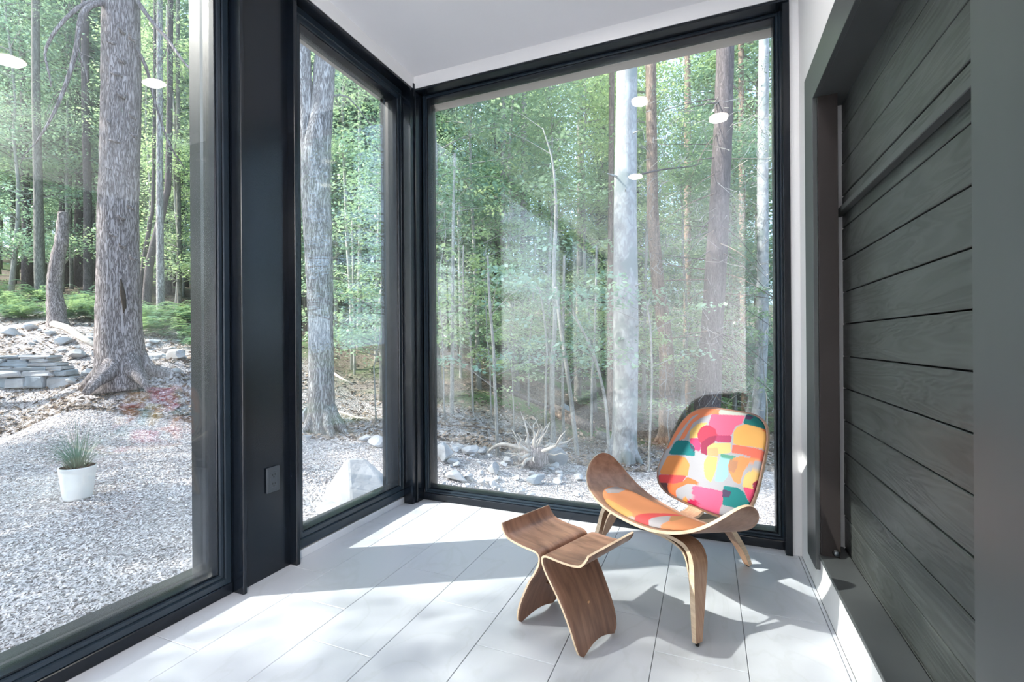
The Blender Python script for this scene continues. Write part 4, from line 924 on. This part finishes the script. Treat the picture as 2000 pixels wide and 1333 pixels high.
near_trunk('reddish_trunk_tree', [(1190, 850, 14), (1191, 760, 13), (1192, 600, 12), (1193, 400, 11), (1195, 100, 10)], 9.5, 'bark_brown', 'thin reddish trunk just left of the smooth pale trunk', n=10, seed=17)
# left window mid-distance trunks
for i, (pix, s, m_, lab) in enumerate([
    ([(82, 578, 20), (78, 540, 17), (76, 440, 15), (73, 300, 14), (70, 150, 13)], 13, 'bark_grey', 'straight dark trunk left of the snag'),
    ([(172, 560, 16), (172, 480, 14), (171, 380, 13), (168, 250, 13), (166, 60, 12)], 15, 'bark_dark', 'dark trunk right behind the snag'),
    ([(60, 560, 10), (54, 500, 9), (50, 420, 8), (45, 300, 8)], 16, 'bark_grey', 'thin curved trunk far left'),
    ([(27, 545, 9), (26, 470, 8), (25, 380, 7), (22, 200, 7)], 18, 'bark_grey', 'thin straight trunk at far left of the left window'),
    ([(284, 592, 17), (292, 520, 14), (308, 450, 13), (322, 390, 12), (330, 300, 11)], 11.5, 'bark_dark', 'dark trunk leaning right beside the big hemlock'),
    ([(272, 590, 8), (280, 520, 8), (292, 440, 7), (300, 340, 6)], 12, 'bark_dark', 'slimmer companion of the leaning dark trunk'),
    ([(314, 610, 15), (313, 520, 13), (312, 400, 12), (312, 200, 11)], 11, 'bark_pale', 'straight grey trunk near the right edge of the left window'),
    ([(351, 605, 9), (350, 500, 8), (348, 300, 8)], 13, 'bark_grey', 'thin trunk at the right edge of the left window'),
    ([(140, 560, 7), (139, 480, 6), (137, 350, 6)], 17, 'bark_grey', 'thin distant trunk just right of the snag'),
    ([(700, 690, 9), (701, 600, 8), (703, 420, 7), (702, 250, 6)], 12, 'bark_light', 'thin trunk right of centre in the middle window'),
    ([(735, 700, 8), (735, 640, 7), (738, 500, 7), (742, 330, 6)], 11, 'bark_light', 'thin light trunk near the right edge of the middle window'),
    ([(983, 720, 13), (983, 560, 12), (982, 400, 11), (984, 180, 10)], 14, 'bark_grey', 'grey trunk in the left third of the big window'),
    ([(1020, 735, 14), (1020, 640, 13), (1022, 500, 12), (1024, 200, 11)], 15, 'bark_grey', 'grey trunk left of the forked saplings'),
    ([(1128, 790, 15), (1130, 640, 13), (1132, 500, 12), (1133, 280, 11)], 12, 'bark_grey', 'grey-green trunk between saplings and the smooth pale trunk'),
    ([(1340, 760, 16), (1342, 640, 14), (1343, 450, 13), (1343, 200, 12)], 13, 'bark_brown', 'brown trunk far behind, left of the dark hemlock'),
    ([(1455, 770, 14), (1452, 640, 12), (1450, 450, 12), (1448, 200, 11)], 14, 'bark_brown', 'brown trunk far behind, right of the dark hemlock')]):
    near_trunk('tree_trunk', pix, s, m_, lab, n=10, seed=30+i)
# ---- saplings in front of the big window (pixel path, width px, distance)
SAP = [([(882, 820, 9), (883, 720, 7.5), (884, 600, 6.5), (885, 450, 6), (888, 300, 5)], 7.3, 'leftmost light sapling in the big window'),
 ([(924, 812, 5), (922, 740, 4.5), (918, 660, 4), (906, 600, 4), (905, 480, 3)], 7.6, 'very thin sapling bending left in the big window'),
 ([(972, 915, 8), (970, 830, 7), (966, 740, 6.5), (964, 680, 6), (957, 600, 5.5), (952, 500, 5)], 5.8, 'wavy pale sapling left of the root tangle'),
 ([(1065, 800, 5), (1066, 740, 4.5), (1068, 680, 4.5), (1060, 600, 4), (1052, 560, 3.5)], 8.0, 'slender sapling bending left near the fork'),
 ([(1083, 875, 11), (1079, 800, 9.5), (1080, 700, 9), (1084, 620, 9), (1082, 520, 8), (1086, 420, 7), (1080, 320, 4), (1060, 250, 2)], 7.0, 'left stem of the tall leaning sapling pair'),
 ([(1130, 930, 10), (1122, 840, 9), (1110, 740, 8.5), (1098, 660, 8), (1090, 600, 7.5), (1086, 560, 6.5)], 6.4, 'right stem of the tall leaning sapling pair'),
 ([(1101, 850, 7), (1099, 760, 6), (1100, 640, 5.5), (1102, 500, 5)], 7.4, 'straight sapling between the leaning pair'),
 ([(1190, 895, 7), (1184, 800, 6), (1165, 710, 5.5), (1145, 660, 5), (1124, 620, 4.5), (1112, 590, 4)], 6.2, 'bright curved sapling arching left beside the smooth pale trunk'),
 ([(1155, 830, 5), (1156, 740, 4.5), (1162, 640, 4), (1165, 480, 4)], 8.0, 'thin dark sapling left of the arching one'),
 ([(1266, 925, 5), (1270, 830, 4.5), (1273, 740, 4), (1270, 640, 4), (1262, 590, 3)], 6.0, 'bright thin stem right of the smooth pale trunk'),
 ([(1032, 780, 4), (1033, 700, 3.5), (1040, 600, 3.5), (1046, 480, 3)], 9.0, 'hairline sapling in the middle of the big window'),
 ([(900, 720, 6), (899, 640, 5), (897, 500, 5), (893, 350, 4)], 10, 'thin grey sapling behind the leftmost light sapling'),
 ([(1142, 870, 3.5), (1137, 900, 3), (1139, 800, 3)], 6.4, 'short bare twig left of the arching sapling'),
 ([(692, 640, 4), (690, 560, 4), (688, 430, 3.5)], 10, 'thin sapling in the middle window')]
rr = np.random.default_rng(77)
for i, (pix, s, lab) in enumerate(SAP):
    if i == 12: continue
    tr, bb, ss = near_trunk('sapling', pix, s, 'bark_light', lab, n=8, seed=60+i, grow=False)
    parts = []; cl = []
    for j in range(9):
        k = rr.uniform(.35, 1)*(len(pix)-1); a_ = pix[int(k)]; c_ = pix[min(int(k)+1, len(pix)-1)]; f_ = k-int(k)
        u = a_[0]+(c_[0]-a_[0])*f_; v = a_[1]+(c_[1]-a_[1])*f_; p0 = at(u, v, s, bb); az = rr.uniform(0, 2*pi); L = rr.uniform(.25, .8)
        p1 = p0+np.array([cos(az)*L, sin(az)*L, L*rr.uniform(.1, .7)]); parts.append(tubedata([p0, (p0+p1)/2+[0, 0, .04], p1], [.006, .004, .0015], 4, cap=False)); cl.append(p1)
    V, Fc = merge(parts); tag(mesh('branches', V, Fc, 'bark_light', tr), kind='stuff')
    P_, t_, b_ = leafcloud(rr, cl, 42, .075, .30, .08, .6); tag(quads('foliage', P_, t_, b_, 'leaf_light', tr), kind='stuff')

# ---- understory and forest filler
rr = np.random.default_rng(101)
occupied = []
def place(kind, u, s, sc, label, group=None, cat='tree'):
    x, y = bearing(u, s); return plant(kind, int(rr.integers(0, len(PR[kind]))), x, y, sc, rr.uniform(0, 6.28), label, cat, group, sc*rr.uniform(.9, 1.15))
UND = [(860, 8.8, 1.0, 'leafy beech hugging the left edge of the big window'), (935, 9.4, .9, 'leafy beech behind the leftmost saplings'), (1010, 10.2, 1.05, 'leafy beech left of the leaning sapling pair'), (1075, 9.6, .85, 'leafy beech behind the leaning sapling pair'), (1160, 10.8, 1.0, 'leafy beech left of the smooth pale trunk'), (1255, 11.0, .95, 'leafy beech right of the smooth pale trunk'), (1335, 11.5, .9, 'leafy beech left of the dark hemlock'), (1435, 11.2, .95, 'leafy beech right of the dark hemlock'), (1520, 10.0, .9, 'leafy beech at the right edge of the big window'),
       (745, 8.6, .85, 'leafy beech at the right edge of the middle window'), (690, 10.5, 1.0, 'leafy beech in the middle window'), (655, 13, 1.0, 'leafy beech behind the forked tree'),
       (20, 14, 1.1, 'leafy beech at the far left of the left window'), (120, 15.5, 1.1, 'leafy beech behind the snag'), (285, 14, 1.0, 'leafy beech behind the leaning dark trunk'), (345, 13, 1.0, 'leafy beech at the right of the left window')]
for u, s, sc, lab in UND: place('beech', u, s, sc, lab)
for u, s, sc, lab in [(960, 7.4, .8, 'small leafy sapling left of centre in the big window'), (1005, 6.6, .62, 'low leafy sapling right of the wavy one'), (870, 6.9, .8, 'leafy sapling near the left edge of the big window'), (1305, 7.2, .55, 'low leafy sapling just left of the chair back'), (735, 6.8, .7, 'pale leafy sapling near the right edge of the middle window'), (1230, 9.8, .9, 'leafy sapling behind the smooth pale trunk'), (1500, 8.2, .8, 'leafy sapling at the right edge of the big window')]:
    place('sapling', u, s, sc, lab, None, 'sapling')
for i in range(150):
    zone = i % 3; u = [rr.uniform(-60, 400), rr.uniform(560, 860), rr.uniform(830, 1560)][zone] if i % 5 else rr.uniform(-60, 1560)
    s = 13+33*rr.random()**.75
    x, y = bearing(u, s); kind = rr.choice(['maple', 'beech', 'hemlock', 'bare', 'maple'])
    g = 'background woods seen through the left window' if u < 420 else ('background woods seen through the middle window' if u < 800 else 'background woods seen through the big window')
    lab = {'maple': 'broadleaf tree', 'beech': 'small leafy tree', 'hemlock': 'hemlock', 'bare': 'slender tree'}[kind]+' in the '+g
    place(kind, u, s, rr.uniform(.8, 1.25), lab, g+', '+kind)
for i in range(90):
    u = [rr.uniform(-60, 400), rr.uniform(540, 860), rr.uniform(830, 1560)][i % 3]; s = 17+30*rr.random()
    x, y = bearing(u, s); kind = 'beech' if i % 4 else 'bare'
    g = 'background woods seen through the left window' if u < 420 else ('background woods seen through the middle window' if u < 800 else 'background woods seen through the big window')
    place(kind, u, s, rr.uniform(.8, 1.3), {'beech': 'small leafy tree', 'bare': 'slender tree'}[kind]+' in the '+g, g+', '+kind)
for i in range(16):
    u = rr.uniform(1600, 2600); s = rr.uniform(7, 24) if u < 2100 else rr.uniform(5, 14)
    x, y = bearing(u, s)
    if x < 2.5: continue
    kind = ['beech', 'maple', 'hemlock'][i % 3]; plant(kind, 0, x, y, 1.0, i, {'beech': 'small leafy tree', 'maple': 'broadleaf tree', 'hemlock': 'hemlock'}[kind]+' outside the picture on the right', 'tree', 'trees beyond the right of the picture, '+kind)
for i in range(18):
    a_ = radians(rr.choice([rr.uniform(150, 195), rr.uniform(222, 245)])); D_ = rr.uniform(23, 34); x, y = -1+cos(a_)*D_, 1+sin(a_)*D_; kind = ['beech', 'maple', 'bare'][i % 3]
    plant(kind, 0, x, y, 1.0, i, {'beech': 'small leafy tree', 'maple': 'broadleaf tree', 'bare': 'slender tree'}[kind]+' outside the picture on the left', 'tree', 'trees beyond the left of the picture, '+kind)
# tall trees towards the sun, outside the picture, throwing dappled shade on the yard
for (x, y, k, sc) in [(-10.5, -6.06, 'maple', 1.0), (-7.0, -2.45, 'beech', 1.0), (-7.1, -3.1, 'beech', .9), (-7.2, -1.0, 'beech', .95), (-8.3, -.1, 'beech', .85), (-16, -2.4, 'bare', 1.1), (-11, 2.2, 'bare', .9)]:
    plant(k, 0, x, y, sc, x, sz=.68 if -7.15 < x else .52 if x > -9 else None, label={-7.0: 'small leafy yard tree outside, left of the camera', -7.1: 'small leafy yard tree outside, farthest behind the camera', -7.2: 'smallest leafy yard tree outside the left window', -8.3: 'small leafy yard tree outside, behind the camera', -10.5: 'broadleaf yard tree shading the front of the left window', -16: 'farther slender yard tree outside to the left', -11: 'slender yard tree just left of the left window view'}[x])

# ---- ferns
def fern_proto(seed):
    rr = np.random.default_rng(seed); P_ = []; T_ = []; B_ = []
    for i in range(11):
        az = rr.uniform(0, 2*pi); L = rr.uniform(.35, .6)
        for k in range(14):
            t = (k+1)/14; r_ = L*t; z = .05+L*(.8+.5*(i%3))*t*(1.2-t); c = np.array([cos(az)*r_, sin(az)*r_, z]); sd_ = np.array([-sin(az), cos(az), 0]); wl = .12*(1-t)**.7*L/.5+.01
            for sg in (-1, 1): P_.append(c+sd_*sg*wl*.5); T_.append(sd_*sg*wl*.5); B_.append(np.array([cos(az), sin(az), .2])*.018)
    me = quads('fern', np.array(P_), np.array(T_), np.array(B_), 'fern').data
    return me
fo = [o for o in ()]
fm = [fern_proto(i) for i in range(3)]
for o in [o for o in COL.objects if o.name.startswith('fern')]: bpy.data.objects.remove(o)
rr = np.random.default_rng(55)
for i in range(120):
    a = rr.random()
    if a < .45: u, s = rr.uniform(-20, 100), rr.uniform(10.2, 13.5)
    elif a < .7: u, s = rr.uniform(125, 205), rr.uniform(9.6, 13)
    else: u, s = rr.uniform(270, 400), rr.uniform(8.6, 11.5)
    x, y = bearing(u, s); o = bpy.data.objects.new('fern', fm[i % 3]); COL.objects.link(o); o.location = (x, y, Tz(x, y)); o.rotation_euler = (0, 0, rr.uniform(0, 6)); k = rr.uniform(.7, 1.15); o.scale = (k, k, k)
    side = 'left of the big hemlock trunk' if u < 230 else 'right of the big hemlock trunk'
    tag(o, 'green fern in the fern bank '+side, 'fern', 'ferns '+side)
for i in range(46):
    u, s = rr.uniform(960, 1540), rr.uniform(9.5, 15)
    x, y = bearing(u, s); o = bpy.data.objects.new('fern', fm[i % 3]); COL.objects.link(o); o.location = (x, y, Tz(x, y)); o.rotation_euler = (0, 0, rr.uniform(0, 6)); k = rr.uniform(.7, 1.3); o.scale = (k, k, k)
    tag(o, 'green fern low on the slope beyond the big window', 'fern', 'ferns beyond the big window')
# ---- logs, roots
def log(name, pix, m_, label, n=10, cat='log'):
    P = []; R = []
    for u, s, wpx in pix:
        x, y = bearing(u, s); P.append(np.array([x, y, Tz(x, y)+wpx/F*s*.4])); R.append(wpx/F*s/2)
    b = P[0].copy(); o = tube(name, [p_-b for p_ in P], R, m_, None, n); o.location = b; return tag(o, label, cat)
log('fallen_log', [(105, 9.4, 13), (130, 9.1, 13), (160, 8.6, 12), (188, 8.2, 11)], 'deadwood', 'short pale cut log lying below the snag')
log('fallen_tree', [(890, 11.0, 9), (950, 10.0, 9), (1030, 9.4, 9), (1100, 9.0, 9)], 'bark_dark', 'dark fallen trunk lying down the slope behind the saplings')
log('mossy_log', [(1078, 8.9, 24), (1120, 8.6, 24), (1160, 8.5, 20)], 'bark_brown', 'thick mossy log end behind the leaning saplings')
log('fallen_branch', [(660, 7.6, 4), (700, 7.3, 4), (745, 7.2, 3)], 'deadwood', 'thin fallen branch behind the forked tree', 6, 'branch')
log('fallen_branch', [(650, 9.6, 6), (665, 9.4, 5), (690, 9.2, 4)], 'deadwood', 'short fallen branch up the slope in the middle window', 6, 'branch')
log('fallen_branch', [(-10, 12.2, 8), (40, 12.0, 7), (90, 11.8, 5)], 'bark_dark', 'dark fallen branch lying in the ferns at far left', 6, 'branch')
log('fallen_branch', [(860, 6.6, 4), (920, 6.8, 4), (1010, 7.0, 3)], 'bark_brown', 'long thin fallen branch on the slope left of the root tangle', 6, 'branch')
rr = np.random.default_rng(19)
x, y = bearing(1040, 5.6); zt = Tz(x, y)
rt = empty('root_tangle', (x, y, zt), 'tangled grey upturned root ball among pale rocks outside the big window', 'tree stump')
V, Fc = boxdata(-.16, .16, -.12, .12, 0, .28, .06); V = [tuple(np.array(v_)*(1+rr.normal(0, .12))) for v_ in V]; mesh('root_core', V, Fc, 'bark_hemlock', rt, True)
for i in range(38):
    az = rr.uniform(0, 2*pi); el = rr.uniform(-.1, 1.3); L = rr.uniform(.15, .42); d = np.array([cos(az)*cos(el), sin(az)*cos(el), sin(el)])
    P = [np.array([0, 0, .14])+d*.08]
    for k in range(4): P.append(P[-1]+(d+rr.normal(0, .35, 3))*L/4)
    tube('root', P, np.linspace(rr.uniform(.012, .03), .003, 5), 'deadwood', rt, 6)
for pts_ in [[(-.1, -.05, .22), (-.35, -.1, .27), (-.52, -.12, .18), (-.62, -.15, .0)], [(.08, 0, .24), (-.05, -.12, .10), (-.10, -.25, -.02)], [(-.45, .0, -.02), (-.62, -.1, .14), (-.72, -.1, .24)]]:
    tube('root', smooth_path(pts_, 4), np.linspace(.03, .008, 13), 'deadwood', rt, 8)
log('mossy_bank', [(1165, 8.0, 20), (1185, 7.9, 18)], 'bark_grey', 'short stump piece behind the arching sapling', 9, 'log')
